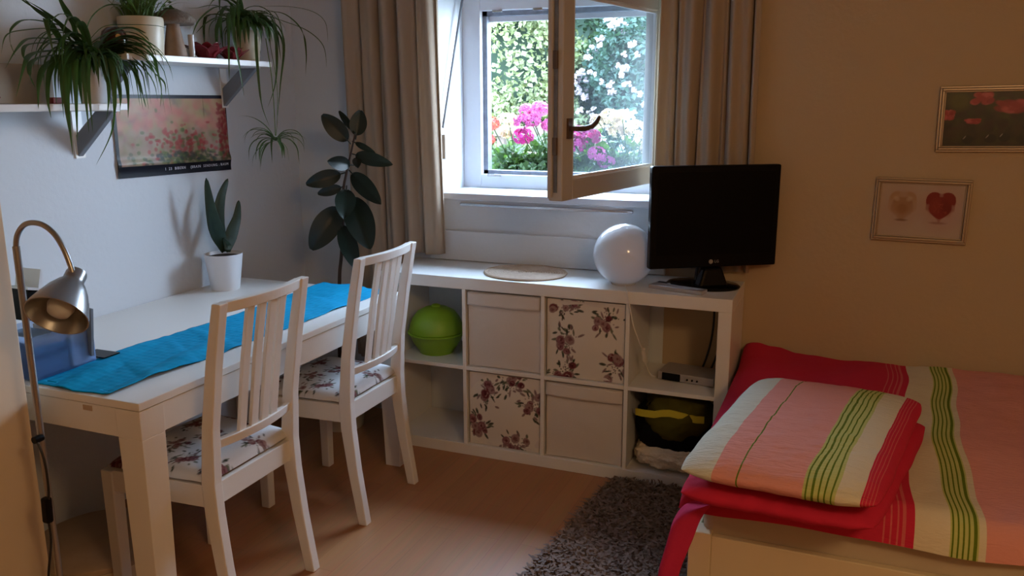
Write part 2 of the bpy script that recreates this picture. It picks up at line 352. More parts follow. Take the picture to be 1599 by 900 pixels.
m = MB(); m.tube([(-1.95, .29, 2.40), (.12, .29, 2.40)], .012, 12); rod = m.build('curtain_rod', M['alu'], smooth=True); tag(rod, 'curtain rod over the window', 'curtain rod')

# ================================================================= OUTSIDE
m = MB(); m.box(-9, 5, .75, 12, -.3, -.02); struct(m.build('garden_ground', M['lawn']))
def bush(name, cx, cy, rx, ry, h, n, mt, label, z0=0, blooms=0, bm=None, ls=.052, seed=1, group='shrubs in the garden behind the window'):
    r = random.Random(seed); root = thing(name, (cx, cy, -.02), label, 'shrub', group)
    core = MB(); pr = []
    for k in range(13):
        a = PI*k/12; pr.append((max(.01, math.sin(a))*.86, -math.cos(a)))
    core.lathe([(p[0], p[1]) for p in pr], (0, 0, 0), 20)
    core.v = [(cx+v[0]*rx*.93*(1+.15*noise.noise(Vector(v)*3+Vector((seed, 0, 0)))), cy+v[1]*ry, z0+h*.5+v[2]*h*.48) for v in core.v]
    core.build('shade_core', M['hedgecore'], root, smooth=True, sharp=180)  # solid dark core; the shade between the leaves is put into its colour
    lv = MB()
    for _ in range(n):
        a = r.uniform(0, 2*PI); zz = r.uniform(-1, 1); rad = math.sqrt(max(0, 1-zz*zz)); q = r.uniform(.93, 1.08)
        if math.sin(a) > .35: a = -a
        p = Vector((cx+rx*rad*q*math.cos(a), cy+ry*rad*q*math.sin(a), z0+h*.5+zz*q*h*.5))
        p += Vector((noise.noise(p*2.2), noise.noise(p*2.2+Vector((9, 0, 0))), noise.noise(p*2.2+Vector((0, 9, 0)))))*.35
        d = Vector((r.uniform(-1, 1), r.uniform(-1, .3), r.uniform(-.9, .7))).normalized(); s2 = d.cross(Vector((r.uniform(-1, 1), r.uniform(-1, 1), r.uniform(-1, 1)))).normalized()
        L = ls*r.uniform(.6, 1.5); W_ = L*.38; bend = d.cross(s2)*L*.15
        lv.add([p, p+d*L*.5+s2*W_+bend, p+d*L, p+d*L*.5-s2*W_+bend], [(0, 1, 2), (0, 2, 3)])
    lv.build('foliage', mt, root)
    if blooms:
        bl = MB()
        for _ in range(blooms):
            a = r.uniform(PI, 2*PI); zz = r.uniform(-.6, .95); rad = math.sqrt(1-zz*zz)
            c = Vector((cx+rx*rad*1.08*math.cos(a), cy+ry*rad*1.12*math.sin(a), z0+h*.5+zz*h*.5)); c += Vector((r.uniform(-.15, .15), -.18, r.uniform(-.15, .15)))
            for _k in range(r.randint(2, 5)):
                cc = c+Vector((r.uniform(-.07, .07), r.uniform(-.04, .04), r.uniform(-.07, .07)))
                for _j in range(9):
                    d = Vector((r.uniform(-1, 1), r.uniform(-1, .4), r.uniform(-1, 1))).normalized(); s2 = d.orthogonal().normalized(); L = .034
                    bl.add([cc, cc+d*L*.6+s2*L*.5, cc+d*L, cc+d*L*.6-s2*L*.5], [(0, 1, 2, 3)])
        bl.build('blossoms', bm, root)
    return root
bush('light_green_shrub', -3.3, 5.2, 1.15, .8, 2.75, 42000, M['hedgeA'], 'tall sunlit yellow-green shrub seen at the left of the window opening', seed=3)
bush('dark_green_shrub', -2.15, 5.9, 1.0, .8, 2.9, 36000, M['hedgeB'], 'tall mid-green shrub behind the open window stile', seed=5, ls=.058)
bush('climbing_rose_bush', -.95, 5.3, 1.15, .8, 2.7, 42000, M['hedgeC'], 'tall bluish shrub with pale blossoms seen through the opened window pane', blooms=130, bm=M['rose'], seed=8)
bush('garden_shrub', .85, 5.8, 1.2, .8, 2.4, 6000, M['hedgeB'], 'green shrub right of the pale flowering bush', seed=12, ls=.08)
bush('garden_shrub', -5.2, 6.0, 1.3, .8, 2.6, 6000, M['hedgeB'], 'green shrub at the far left of the garden', seed=13, ls=.08)
bn = thing('garden_bench', (-1.9, 3.2, -.02), 'dark wooden garden bench back behind the pink flowers', 'bench')
g = MB(); g.box(-2.32, -1.45, 3.18, 3.22, 1.22, 1.30); g.build('back_rail', M['bark'], bn, bevel=.005)
g = MB(); g.box(-2.30, -1.47, 3.2, 3.24, 1.02, 1.10); g.build('lower_rail', M['bark'], bn, bevel=.005)
for x in (-2.30, -1.53): g = MB(); g.box(x, x+.06, 3.2, 3.26, -.02, 1.24); g.build('post', M['bark'], bn)
g = MB(); g.box(-2.32, -1.45, 2.8, 3.2, .72, .78); g.build('bench_seat', M['bark'], bn)
# window box
OS = .75
g = MB(); g.box(NX0-.3, NX1+.4, .75, 1.12, .88, .93); struct(g.build('trim_3', M['stone']))
box_ = thing('planter_box', (-.86, .9, .93), 'long dark planter box outside under the window opening', 'planter')
g = MB(); g.box(-1.45, -.25, .79, .99, .93, 1.11).box(-1.46, -.24, .78, 1.0, 1.095, 1.115); g.build('trough', M['stone'], box_, bevel=.006)
g = MB(); g.box(-1.43, -.27, .81, .97, 1.11, 1.118); g.build('soil', M['soil'], box_)
def flower_head(c, r_, mt, parent, rr):
    b = MB()
    for _ in range(int(70*(r_/.05))):
        d = Vector((rr.uniform(-1, 1), rr.uniform(-1, 1), rr.uniform(-.75, 1))).normalized(); p = c+Vector((d.x*r_, d.y*r_*.8, d.z*r_*.72))
        t1 = d.orthogonal().normalized(); t2 = d.cross(t1); a0 = rr.uniform(0, 6.3); R_ = rr.uniform(.011, .016)
        vs = [p]
        for k in range(10):
            q = R_*(1 if k % 2 else .62); a = a0+2*PI*k/10; vs.append(p+t1*math.cos(a)*q+t2*math.sin(a)*q+d*(.004 if k % 2 else 0))
        b.add(vs, [(0, k+1, (k+1) % 10+1) for k in range(10)])
    return b.build('flower_head', mt, parent)
def geranium(x, heads, nleaf, label, seed):
    r = random.Random(seed); root = thing('flowering_geranium', (x, .88, 1.115), label, 'flower', 'flowers in the window box'); st = MB(); lf = MB()
    for (px_, py_, rp, mt) in heads:
        y = .86+r.uniform(-.03, .05); c = on(px_, py_, 1, y); flower_head(c, rp/322, mt, root, r)
        st.tube([(x+r.uniform(-.04, .04), .88, 1.115), (Vector((x, .88, 1.115))+c)/2+Vector((r.uniform(-.02, .02), .02, 0)), c], .0025, 5)
    for _ in range(int(nleaf*1.7)):
        xx = x+r.gauss(0, .085); y = .88+r.uniform(-.07, .09); z = 1.13+abs(r.gauss(0, .08)); y = max(y, .885) if z > 1.19 else y; d = Vector((r.uniform(-.7, .7), r.uniform(-1, .1), r.uniform(.1, 1))).normalized()
        c = Vector((xx, y, z)); t1 = d.orthogonal().normalized(); t2 = d.cross(t1); R_ = r.uniform(.018, .034); vs = [c-d*.006]
        for k in range(16):
            a = 2*PI*k/16; q = R_*(1+.12*math.cos(5*a)) if k else R_*.4; vs.append(c+t1*math.cos(a)*q+t2*math.sin(a)*q+d*.003*math.sin(a*5))
        lf.add(vs, [(0, k+1, (k+1) % 16+1) for k in range(16)])
        st.tube([(xx*.6+x*.4, .88, 1.115), c], .0015, 4)
    st.build('stems', M['gleaf'], root); lf.build('leaves', M['gleaf'], root)
geranium(-1.21, [(767, 193, 14, M['salmon']), (762, 218, 11, M['salmon']), (794, 188, 15, M['peach']), (790, 208, 10, M['peach'])], 70, 'salmon and cream geranium at the left end of the planter box', 21)
geranium(-1.03, [(822, 172, 12, M['pink']), (843, 170, 15, M['pink']), (815, 190, 14, M['pink']), (832, 188, 13, M['pink']), (857, 195, 12, M['pink']), (817, 213, 17, M['magenta'])], 90, 'pink geranium with one magenta head left of the window stile', 22)
geranium(-.84, [(905, 208, 15, M['magenta']), (922, 214, 16, M['magenta']), (900, 228, 14, M['magenta']), (932, 240, 14, M['pink']), (948, 252, 15, M['pink'])], 70, 'magenta and pink geranium seen through the pane beside the window stile', 23)
geranium(-.60, [(935, 190, 14, M['peach']), (952, 182, 15, M['peach']), (972, 186, 18, M['peach']), (990, 200, 16, M['peach']), (1004, 216, 13, M['peach']), (1012, 232, 12, M['peach']), (962, 205, 12, M['peach'])], 80, 'pale peach geranium seen through the right half of the opened pane', 24)

# ================================================================= SHELF UNIT
ZT, DD = .7865, .35
su = thing('cube_shelf_unit', (-.745, 0, 0), 'long low white cube shelf unit with eight compartments under the window', 'shelf unit')
def pb(name, x0, x1, y0, y1, z0, z1, mt=M['white'], par=su, bv=.002): b = MB(); b.box(x0, x1, y0, y1, z0, z1); return b.build(name, mt, par, bevel=bv)
pb('top_panel', -1.4895, 0, 0, DD, .7365, ZT); pb('bottom_panel', -1.4895, 0, 0, DD, 0, .05)
pb('side_panel', -.05, 0, 0, DD, .05, .7365); pb('side_panel', -1.4895, -1.4395, 0, DD, .05, .7365)
DIV = [(-.4015, -.385), (-.753, -.7365), (-1.1045, -1.088)]
for a, b in DIV: pb('divider', a, b, .003, DD, .05, .7365, bv=.001)
ed = [-1.4395]+[v for d in DIV[::-1] for v in d]+[-.05]
for k in range(4): pb('shelf_board', ed[2*k], ed[2*k+1], .004, DD, .385, .4015, bv=.001)

# floral print
def floral(w_, h_, n, seed, sc_=1.0, base=(.70, .64, .55)):
    r = random.Random(seed); c = Canvas(w_, h_, base); pts = []
    tries = 0
    while len(pts) < n and tries < 900:
        tries += 1; p = (r.uniform(.0, 1)*w_, r.uniform(.0, 1)*h_)
        if all((p[0]-q[0])**2+(p[1]-q[1])**2 > (62*sc_)**2 for q in pts): pts.append(p)
    for x, y in pts:
        for _ in range(24):      # sprays and leaves
            a = r.uniform(0, 6.3); L = r.uniform(14, 40)*sc_; dark = r.random()
            col = (.045, .06, .035) if dark < .45 else ((.16, .17, .10) if dark < .75 else (.28, .17, .16))
            for k in range(4):
                f = k/3; c.ell(x+math.cos(a+f*.3)*L*f, y+math.sin(a+f*.3)*L*f, 1.6*sc_, 1.2*sc_, col, a, .8, .5)
            c.ell(x+math.cos(a+.3)*L, y+math.sin(a+.3)*L, r.uniform(4, 8)*sc_, r.uniform(1.8, 3)*sc_, col, a+r.uniform(-.6, .6), .9, .4)
        for _ in range(r.randint(4, 7)):      # roses
            cx, cy = x+r.gauss(0, 13)*sc_, y+r.gauss(0, 12)*sc_; R_ = r.uniform(7, 12)*sc_
            pal = r.choice([((.20, .05, .06), (.09, .015, .025)), ((.30, .13, .14), (.16, .05, .06)), ((.38, .24, .22), (.22, .10, .10))])
            c.ell(cx, cy, R_, R_*.85, pal[0], r.uniform(0, 3), 1, .25)
            for _k in range(5):
                a = r.uniform(0, 6.3); q = r.uniform(.2, .65)*R_
                c.ell(cx+math.cos(a)*q, cy+math.sin(a)*q, R_*.38, R_*.16, pal[1] if r.random() < .6 else (.45, .27, .25), a+PI/2, .85, .4)
            c.ell(cx, cy, R_*.25, R_*.25, pal[1], 0, 1, .4)
    c.a = np.where((c.a < .5).any(axis=2, keepdims=True), c.a*.78, c.a); return c
def cell(col, row):
    x0, x1 = ed[2*col], ed[2*col+1]; z0 = .4015 if row else .05; z1 = .7365 if row else .385
    return x0+.006, x1-.006, z0+.002, z1-.010
def basket(col, row, label, canvas=None, fold=False):
    x0, x1, z0, z1 = cell(col, row); r = random.Random(col*5+row)
    root = thing('fabric_storage_box', ((x0+x1)/2, .16, z0), label, 'storage box', 'fabric boxes in the shelf unit')
    b = MB(); b.box(x0, x1, .02, .33, z0, z1); b.v = [v for v in b.v]; b.build('box_body', M['fabricbox'], root, bevel=.006)
    NN = 150 if canvas else 40; f = MB(); sd = r.uniform(0, 50)
    def fn(u, v):
        bulge = .010*math.sin(PI*min(1, max(0, u)))*math.sin(PI*v)+.003*noise.noise(Vector((u*4, v*5, sd)))
        sag = 0 if canvas else .006*math.sin(PI*u)*(1-v)
        return (x0+(x1-x0)*u, .020-bulge, z0+(z1-z0)*v+sag*(.5-v))
    f.grid(fn, NN, NN); o = f.build('front_panel', M['print'] if canvas else M['fabricbox'], root, smooth=True, sharp=180)
    if canvas:
        uu = np.array([i/NN for j in range(NN+1) for i in range(NN+1)]); vv = np.array([j/NN for j in range(NN+1) for i in range(NN+1)]); paint(o, canvas.sample(uu, vv))
    if fold:
        f = MB(); hh = .055
        f.grid(lambda u, v: (x0+(x1-x0)*u, .012-.008*math.sin(PI*u)-.004*(1-v)-.002*noise.noise(Vector((u*6, sd, 0))), z1-hh*(1-v)+.004*noise.noise(Vector((u*5, v, sd)))), 40, 6)
        f.build('folded_hem', M['fabricbox'], root, smooth=True, sharp=180, solid=.003)
basket(1, 1, 'plain cream fabric box in the upper row, left of the floral one', fold=True)
basket(2, 1, 'rose-printed cream fabric box in the upper row beside the right open compartment', floral(300, 300, 5, 4, 1.75))
basket(1, 0, 'rose-printed cream fabric box in the lower row, below the plain one', floral(300, 300, 5, 14, 1.75))
basket(2, 0, 'plain cream fabric box in the lower row, below the rose-printed one', fold=True)

# green bowl with dome
gb = thing('colander_set', (-1.31, .15, .4015), 'lime green plastic bowl under a dome-shaped lid in the upper left compartment', 'bowl')
R_ = .122; c0 = (-1.305, .155, 0)
b = MB(); b.lathe([(.07, .4015), (.075, .4015), (.078, .412), (.085, .42), (.105, .45), (.120, .485), (.128, .492), (.128, .498), (.118, .498), (.105, .465), (.07, .43), (.01, .425)], c0, 48); b.build('bowl', M['lime'], gb, smooth=True)
b = MB(); b.lathe([(.122, .498), (.122, .505), (.118, .525), (.106, .558), (.084, .588), (.05, .606), (.012, .612)], c0, 48); b.build('dome_lid', M['lime'], gb, smooth=True, sharp=180)
b = MB(); b.lathe([(.02, .609), (.02, .617), (.012, .621), (.002, .622)], c0, 20); b.build('lid_knob', M['lime'], gb, smooth=True)

# right compartments: receiver, cables, bag, blanket
rc = thing('set_top_box', (-.18, .2, .4015), 'flat silver receiver box with a black front in the upper right compartment', 'receiver')
Mr = Matrix.Translation((-.175, .19, .4015)) @ Matrix.Rotation(-.12, 4, 'Z')
b = MB(); b.box(-.115, .115, -.07, .07, .002, .036, Mr); b.build('box_body', M['soap'], rc, bevel=.004)
b = MB(); b.box(-.095, -.02, -.074, -.068, .004, .034, Mr); b.build('front_window', M['black'], rc, bevel=.002)
b = MB()
for x in (.01, .03, .05): b.lathe([(.004, 0), (.004, .004)], Mr @ Vector((x, -.073, .018)), 8, Matrix.Rotation(PI/2, 3, 'X'))
b.build('button', M['black'], rc)
for k, (x1, x2, lb) in enumerate(((-.115, -.150, 'black power cable hanging behind the receiver, the left one of two'), (-.075, -.115, 'black power cable hanging behind the receiver, the right one of two'))):
    b = MB(); b.tube([bezier(Vector((x1, .31, .735)), Vector((x1+.02, .32, .55)), Vector((x2, .30, .405)), t_/12) for t_ in range(13)], .0045, 8)
    tag(b.build('power_cable', M['cordblack'], smooth=True), lb, 'cable', 'black cables in the shelf compartment')
# cream wall strip seen through the open back stays part of the wall
g = MB(); g.box(-.375, -.325, WY-.004, WY+.001, .4, .735); struct(g.build('trim_4', M['wall']))

def blob(name, c, s3, mt, parent=None, seed=0, amp=.12, freq=3, n=36, p=2.6, squash=None):
    b = MB(); loops = []
    for j in range(1, n):
        th = PI*j/n; l = []
        for i in range(n*2):
            ph = 2*PI*i/(n*2); f = lambda x: math.copysign(abs(x)**(2/p), x)
            d = Vector((f(math.sin(th))*f(math.cos(ph)), f(math.sin(th))*f(math.sin(ph)), f(math.cos(th))))
            k = 1+amp*noise.noise(d*freq+Vector((seed*7.3, 0, 0)))+amp*.4*noise.noise(d*freq*2.7+Vector((0, seed, 0)))
            q = Vector((d.x*s3[0]*k, d.y*s3[1]*k, d.z*s3[2]*k)); q = squash(q) if squash else q
            l.append(Vector(c)+q)
        loops.append(l)
    b.loft(loops[::-1]); return b.build(name, mt, parent, smooth=True, sharp=180)
bag = thing('cloth_bag', (-.215, .16, .13), 'olive cloth bag with a yellow edge stuffed in the lower right compartment', 'bag')
blob('bag_body', (-.205, .145, .262), (.138, .135, .118), M['olive'], bag, 3, .10, p=2.1)
b = MB(); bp = [(-.362, .045, .285), (-.33, .025, .290), (-.28, .018, .293), (-.25, .016, .303), (-.22, .014, .308), (-.20, .016, .306), (-.17, .02, .300), (-.12, .03, .290), (-.09, .05, .285)]
b.loft([[Vector((x, y, z-.014)), Vector((x, y, z+.014)), Vector((x, y+.006, z+.014)), Vector((x, y+.006, z-.014))] for x, y, z in bp]); b.build('yellow_edge', M['yellow'], bag, smooth=True)
bc = blob('black_cloth', (-.215, .175, .205), (.160, .14, .125), M['blackcloth'], None, 5, .08); tag(bc, 'black cloth bundle between the olive bag and the cream blanket', 'cloth')
fl = blob('fleece_blanket', (-.215, .145, .102), (.158, .140, .050), M['fleece'], None, 8, .13, 5); tag(fl, 'fluffy cream blanket at the bottom of the lower right compartment', 'blanket')

# on top: mat, ball lamp, television, box
pm = thing('woven_placemat', (-.89, .175, ZT), 'round woven straw placemat on the shelf unit', 'placemat')
b = MB(); cx, cy = -.885, .175
def fnm(u, v):
    r_ = .178*u; a = 2*PI*v; return (cx+r_*math.cos(a)*1.0, cy+r_*math.sin(a)*.88, ZT+.006+.0035*abs(math.sin(r_*PI/.011))*(.6+.4*math.sin(a*90*max(.2, u))))
b.grid(fnm, 130, 260); mm = mat('braided_straw', (.50, .37, .27), .8, bump=.5, bscale=120, var=.25, vscale=60); b.build('braid', mm, pm, smooth=True, sharp=180)
b = MB(); b.lathe([(.176, ZT+.0005), (.181, ZT+.005), (.176, ZT+.0095), (.170, ZT+.0085), (.170, ZT+.0005)], (0, 0, 0), 64); b.v = [(cx+v[0], cy+v[1]*.88, v[2]) for v in b.v]; b.build('rim', M['woodlid'], pm, smooth=True)
bl = thing('ball_lamp', (-.447, .16, ZT), 'white opal glass ball lamp on the shelf unit beside the television', 'lamp')
b = MB(); Rb = .122; pr = [(Rb*math.sin(a), ZT+.005+Rb*.94-Rb*math.cos(a)) for a in [math.radians(d) for d in range(22, 180, 6)]]+[(.004, ZT+.005+Rb*1.94)]
b.lathe(pr, (-.447, .13, 0), 64); b.build('glass_globe', M['opal'], bl, smooth=True, sharp=180)
b = MB(); b.lathe([(.048, ZT), (.052, ZT+.010), (.046, ZT+.014)], (-.447, .13, 0), 40); b.build('base_ring', M['trans'], bl, smooth=True)
b = MB(); cp = [(-.425, .075, ZT+.003), (-.405, .02, ZT+.003), (-.395, -.004, ZT-.002), (-.385, -.006, .73), (-.370, -.004, .66), (-.352, .01, .60), (-.340, .06, .53), (-.338, .10, .47), (-.320, .15, .4065), (-.27, .20, .4050)]
def smooth_path(pts, k=8):
    P = [Vector(p) for p in pts]; out = []
    for i in range(len(P)-1):
        p0, p1, p2, p3 = P[max(i-1, 0)], P[i], P[i+1], P[min(i+2, len(P)-1)]
        for j in range(k):
            t_ = j/k; out.append(.5*((2*p1)+(p2-p0)*t_+(2*p0-5*p1+4*p2-p3)*t_*t_+(3*p1-p0-3*p2+p3)*t_**3))
    return out+[P[-1]]
b.tube(smooth_path(cp), .0028, 8); cdw = b.build('power_cord', M['cordwhite'], bl, smooth=True)
b = MB(); b.tube([(-.341, .055, .545), (-.339, .085, .49)], .010, 10, .6); b.build('cord_switch', M['cordwhite'], cdw, smooth=True)

TVA = .57; tvc = Vector((-.10, .155, 0)); Mt = Matrix.Translation(tvc) @ Matrix.Rotation(TVA, 4, 'Z')
tv = thing('television', (-.13, .19, ZT), 'black flat-screen television on an oval stand at the right end of the shelf unit', 'television')
b = MB(); b.box(-.259, .259, 0, .035, .874, 1.265, Mt); b.build('bezel', M['black'], tv, bevel=.006)
b = MB(); b.box(-.235, .235, -.0015, .002, .925, 1.243, Mt); b.build('screen', M['screen'], tv)
b = MB(); b.box(-.17, .17, .035, .075, .92, 1.2, Mt); b.build('back_cover', M['black'], tv, bevel=.012)
b = MB(); b.lathe([(.0001, 0), (.0085, 0), (.0085, .002), (.0001, .002)], Mt @ Vector((-.012, -.001, .897)), 20, (Matrix.Rotation(TVA, 3, 'Z') @ Matrix.Rotation(PI/2, 3, 'X'))); b.build('logo_disc', M['logo'], tv)
b = MB(); b.hull([Mt @ Vector(p) for p in ((-.055, .03, .79), (.055, .03, .79), (.055, .07, .79), (-.055, .07, .79))], [Mt @ Vector(p) for p in ((-.045, .03, .91), (.045, .03, .91), (.045, .06, .91), (-.045, .06, .91))])
b.hull([Mt @ Vector(p) for p in ((-.062, -.018, .796), (.062, -.018, .796), (.062, .04, .796), (-.062, .04, .796))], [Mt @ Vector(p) for p in ((-.036, -.006, .872), (.036, -.006, .872), (.036, .04, .872), (-.036, .04, .872))])
b.build('stand_neck', M['blackgloss'], tv, bevel=.01)
b = MB(); b.lathe([(.001, ZT), (.142, ZT), (.145, ZT+.006), (.138, ZT+.012), (.06, ZT+.020), (.001, ZT+.022)], (0, 0, 0), 64)
b.v = [tuple(Vector((-.145, .205, 0))+Vector((v[0], v[1]*.72, v[2]))) for v in b.v]; b.build('stand_base', M['blackgloss'], tv, smooth=True)
def text(body, size, Mw, mt, parent, name='lettering', spacing=1.0):
    cu = bpy.data.curves.new(name, 'FONT'); cu.body = body; cu.size = size; cu.align_x = 'CENTER'; cu.align_y = 'CENTER'; cu.extrude = .0004; cu.space_character = spacing; cu.resolution_u = 2
    o = bpy.data.objects.new('tmp', cu); C.objects.link(o); dg = bpy.context.evaluated_depsgraph_get(); me = bpy.data.meshes.new_from_object(o.evaluated_get(dg)); bpy.data.objects.remove(o)
    vs = [Mw @ v.co for v in me.vertices]; fs = [tuple(p.vertices) for p in me.polygons]; b = MB(); b.add(vs, fs); return b.build(name, mt, parent)
text('LG', .015, Mt @ Matrix.Translation((.012, -.002, .897)) @ Matrix.Rotation(PI/2, 4, 'X'), M['logo'], tv, 'brand_lettering')
rb = thing('slim_media_box', (-.27, .1, ZT), 'slim silver-grey box lying in front of the television stand', 'box')
p1, p2 = on(1004, 436, 2, ZT), on(1101, 458, 2, ZT); ax = (p2-p1).normalized(); nx = Vector((-ax.y, ax.x, 0)); 
def barblk(a, b_, w_, z0, z1):
    d = (b_-a).normalized(); n_ = Vector((-d.y, d.x, 0))*w_
    return [[Vector((q.x, q.y, z)) for q in (a, b_, b_+n_, a+n_)] for z in (z0, z1)]
b = MB(); q1 = Vector((-.335, .085, 0)); q2 = Vector((-.118, .030, 0)); b.hull(*barblk(q1, q2, .05, ZT, ZT+.016)); b.build('box_body', M['soap'], rb, bevel=.003)
b = MB(); b.hull(*barblk(q1+Vector((.01, -.0015, 0)), q1+Vector((.09, -.022, 0)), .004, ZT+.005, ZT+.012)); b.build('button_row', M['black'], rb)
rm = thing('remote_control', (-.34, .17, ZT), 'silver remote control lying between the ball lamp and the television stand', 'remote')
b = MB(); b.hull(*barblk(Vector((-.325, .150, 0)), Vector((-.265, .133, 0)), .035, ZT, ZT+.012)); b.build('remote_body', M['soap'], rm, bevel=.003)
b = MB(); b.hull(*barblk(Vector((-.315, .155, 0)), Vector((-.275, .143, 0)), .02, ZT+.012, ZT+.0135)); b.build('button_pad', M['black'], rm)

# ================================================================= TABLE
TX0, TX1, TY0, TY1, TZ = -2.135, -1.295, -1.55, -.15, .74
tb = thing('dining_table', ((TX0+TX1)/2, (TY0+TY1)/2, 0), 'white wooden dining table against the left wall under a turquoise runner', 'table')
b = MB(); b.box(TX0, TX1, TY0, TY1, TZ-.022, TZ); b.build('tabletop', M['whitewood'], tb, bevel=.002)
b = MB(); b.box(TX0+.004, TX1-.004, TY0+.004, TY0+.026, TZ-.105, TZ-.024).box(TX0+.004, TX1-.004, TY1-.026, TY1-.004, TZ-.105, TZ-.024)
b.box(TX1-.026, TX1-.004, TY0+.026, TY1-.026, TZ-.105, TZ-.024).box(TX0+.004, TX0+.026, TY0+.026, TY1-.026, TZ-.105, TZ-.024); b.build('apron', M['whitewood'], tb, bevel=.001)
LW = .085
for sx_, x in ((1, TX1), (-1, TX0)):
    for sy_, y in ((1, TY1), (-1, TY0)):
        b = MB(); xa, ya = x-sx_*.002, y-sy_*.002
        for (t0, z0_, t1, z1_) in ((LW, TZ-.024, LW*.97, TZ-.105), (LW*.97, TZ-.105, LW*.80, 0)):
            f = lambda t_, z_: [Vector((xa, ya, z_)), Vector((xa-sx_*t_, ya, z_)), Vector((xa-sx_*t_, ya-sy_*t_, z_)), Vector((xa, ya-sy_*t_, z_))]
            b.hull(f(t0, z0_), f(t1, z1_))
        b.build('leg', M['whitewood'], tb, bevel=.0015)
# a chip in the paint of the apron
p = on(137, 637, 1, TY0+.004); b = MB(); b.box(p.x-.016, p.x+.016, TY0+.0025, TY0+.004, p.z-.007, p.z+.007); b.build('worn_patch', M['woodlid'], tb)
# runner
b = MB()
def rn(u, v):
    x = -1.700+.315*u+(.02*v); y = TY0+.012+(TY1-TY0-.015)*v
    x += .006*math.sin(v*13)*(1-u)+.004*math.sin(v*21+2)*u; wr = noise.noise(Vector((x*6, y*2.2+x*3, 1.7)))
    z = TZ+.003+.012*max(0, wr-.05)*2+.006*max(0, noise.noise(Vector((x*5+y*9, y*3, 8.2)))-.15)*2+.0015*noise.noise(Vector((x*30, y*30, 0)))
    return (x-.03*(1-v)*u, y+.006*math.sin(u*9)*(1 if v < .02 else 0), max(z, TZ+.002))
b.grid(rn, 70, 300); ro = b.build('table_runner', M['runner'], smooth=True, sharp=180, solid=.002); tag(ro, 'turquoise quilted runner lying along the white table', 'table runner')

# pot with snake plant
sp = thing('snake_plant', (-2.02, -.35, TZ), 'small dark snake plant in a white pot on the table by the wall', 'potted plant')
pc = Vector((-2.02, -.36, 0)); s1 = .078; 
b = MB(); b.lathe([(.001, TZ), (.056, TZ), (.058, TZ+.003), (.077, TZ+.150), (.074, TZ+.150), (.071, TZ+.135), (.001, TZ+.132)], pc, 48); b.build('pot', M['pot'], sp, smooth=True)
b = MB(); b.lathe([(.001, TZ+.136), (.0715, TZ+.136)], pc, 40, cap=False); b.build('soil', M['soil'], sp)
def strap_leaf(mb, pts, wid, nrm, n=14, fold=.25, tip=.6):
    P = smooth_path(pts, 6); k = len(P); L = []
    for i, p in enumerate(P):
        f = i/(k-1); d = (P[min(i+1, k-1)]-P[max(i-1, 0)]).normalized(); s = d.cross(nrm).normalized(); w_ = wid*min(1, (1-f)**tip*1.35)*min(1, .45+f*2.2)
        nn = s.cross(d); L.append([p-s*w_/2, p-nn*w_*fold, p+s*w_/2])
    mb.loft(L, cap=False, closed=False)
vn = Vector((-.8, .6, 0))   # roughly facing into the room
for pts, wd in ((((352, 392), (338, 360), (329, 325), (322, 278)), .058), (((350, 392), (341, 350), (345, 310), (356, 279)), .052), (((355, 392), (362, 365), (370, 340), (373, 313)), .050), (((351, 394), (346, 375), (344, 352), (349, 335)), .048), (((357, 394), (356, 385), (352, 378), (349, 372)), .03)):
    b = MB(); dx = rnd.uniform(-.02, .02); strap_leaf(b, [on(x, y, 0, -2.02+dx) for x, y in pts], wd, Vector((.85, -.5, .1)), fold=.35); b.build('leaf', M['snake'], sp, smooth=True, sharp=180, solid=.003)

# organiser box
ob = thing('letter_organiser', (-1.72, -1.42, TZ+.004), 'translucent plastic organiser box with papers on the near end of the table', 'organiser')
ZO = TZ+.0065
b = MB(); x0, x1, y0, y1 = -1.86, -1.685, -1.530, -1.325
def tray(b, x0, x1, y0, y1, z0, z1, t_=.002):
    b.box(x0, x1, y0, y1, z0, z0+t_).box(x0, x0+t_, y0, y1, z0, z1).box(x1-t_, x1, y0, y1, z0, z1).box(x0, x1, y0, y0+t_, z0, z1).box(x0, x1, y1-t_, y1, z0, z1)
tray(b, x0, x1, y0, y1, ZO, ZO+.125); b.box(x0, x1, y0, y1, ZO+.062, ZO+.064); b.build('clear_case', M['clear'], ob, bevel=.001)
b = MB(); b.box(x0+.01, x1-.012, y0+.01, y0+.12, ZO+.004, ZO+.055).box(x0+.01, x1-.012, y0+.01, y0+.12, ZO+.068, ZO+.110); b.build('paper_stack', M['bluegrey'], ob)
b = MB(); b.box(x0+.02, x1-.006, y0+.130, y1-.008, ZO+.003, ZO+.120); b.build('white_carton', M['whitepaper'], ob, bevel=.002)
b = MB(); Mc = Matrix.Translation((-1.70, -1.335, ZO+.125)) @ Matrix.Rotation(.12, 4, 'Y'); b.box(-.07, .035, -.012, -.003, -.10, .045, Mc).box(-.05, .01, .0, .006, -.10, .055, Mc); b.build('grey_card', M['paper'], ob)
bk = thing('leaflet_bundle', (-1.78, -1.47, ZO+.126), 'dark folder topped by a white leaflet standing behind the steel lamp head', 'leaflets')
b = MB(); Mc = Matrix.Translation((-1.775, -1.44, ZO+.1275)) @ Matrix.Rotation(-.25, 4, 'X'); b.box(-.07, .03, -.06, -.02, .018, .105, Mc); b.build('dark_folder', M['black'], bk)
b = MB(); b.box(-.075, .035, -.066, -.012, .105, .112, Mc).box(-.075, .02, -.02, -.012, .11, .165, Mc); b.build('white_leaflet', M['whitepaper'], bk)
b = MB(); b.box(-1.76, -1.665, -1.315, -1.255, TZ+.0125, TZ+.0155); pp = b.build('dark_leaflet', M['black']); tag(pp, 'small dark leaflet lying on the table just behind the organiser box', 'leaflet')

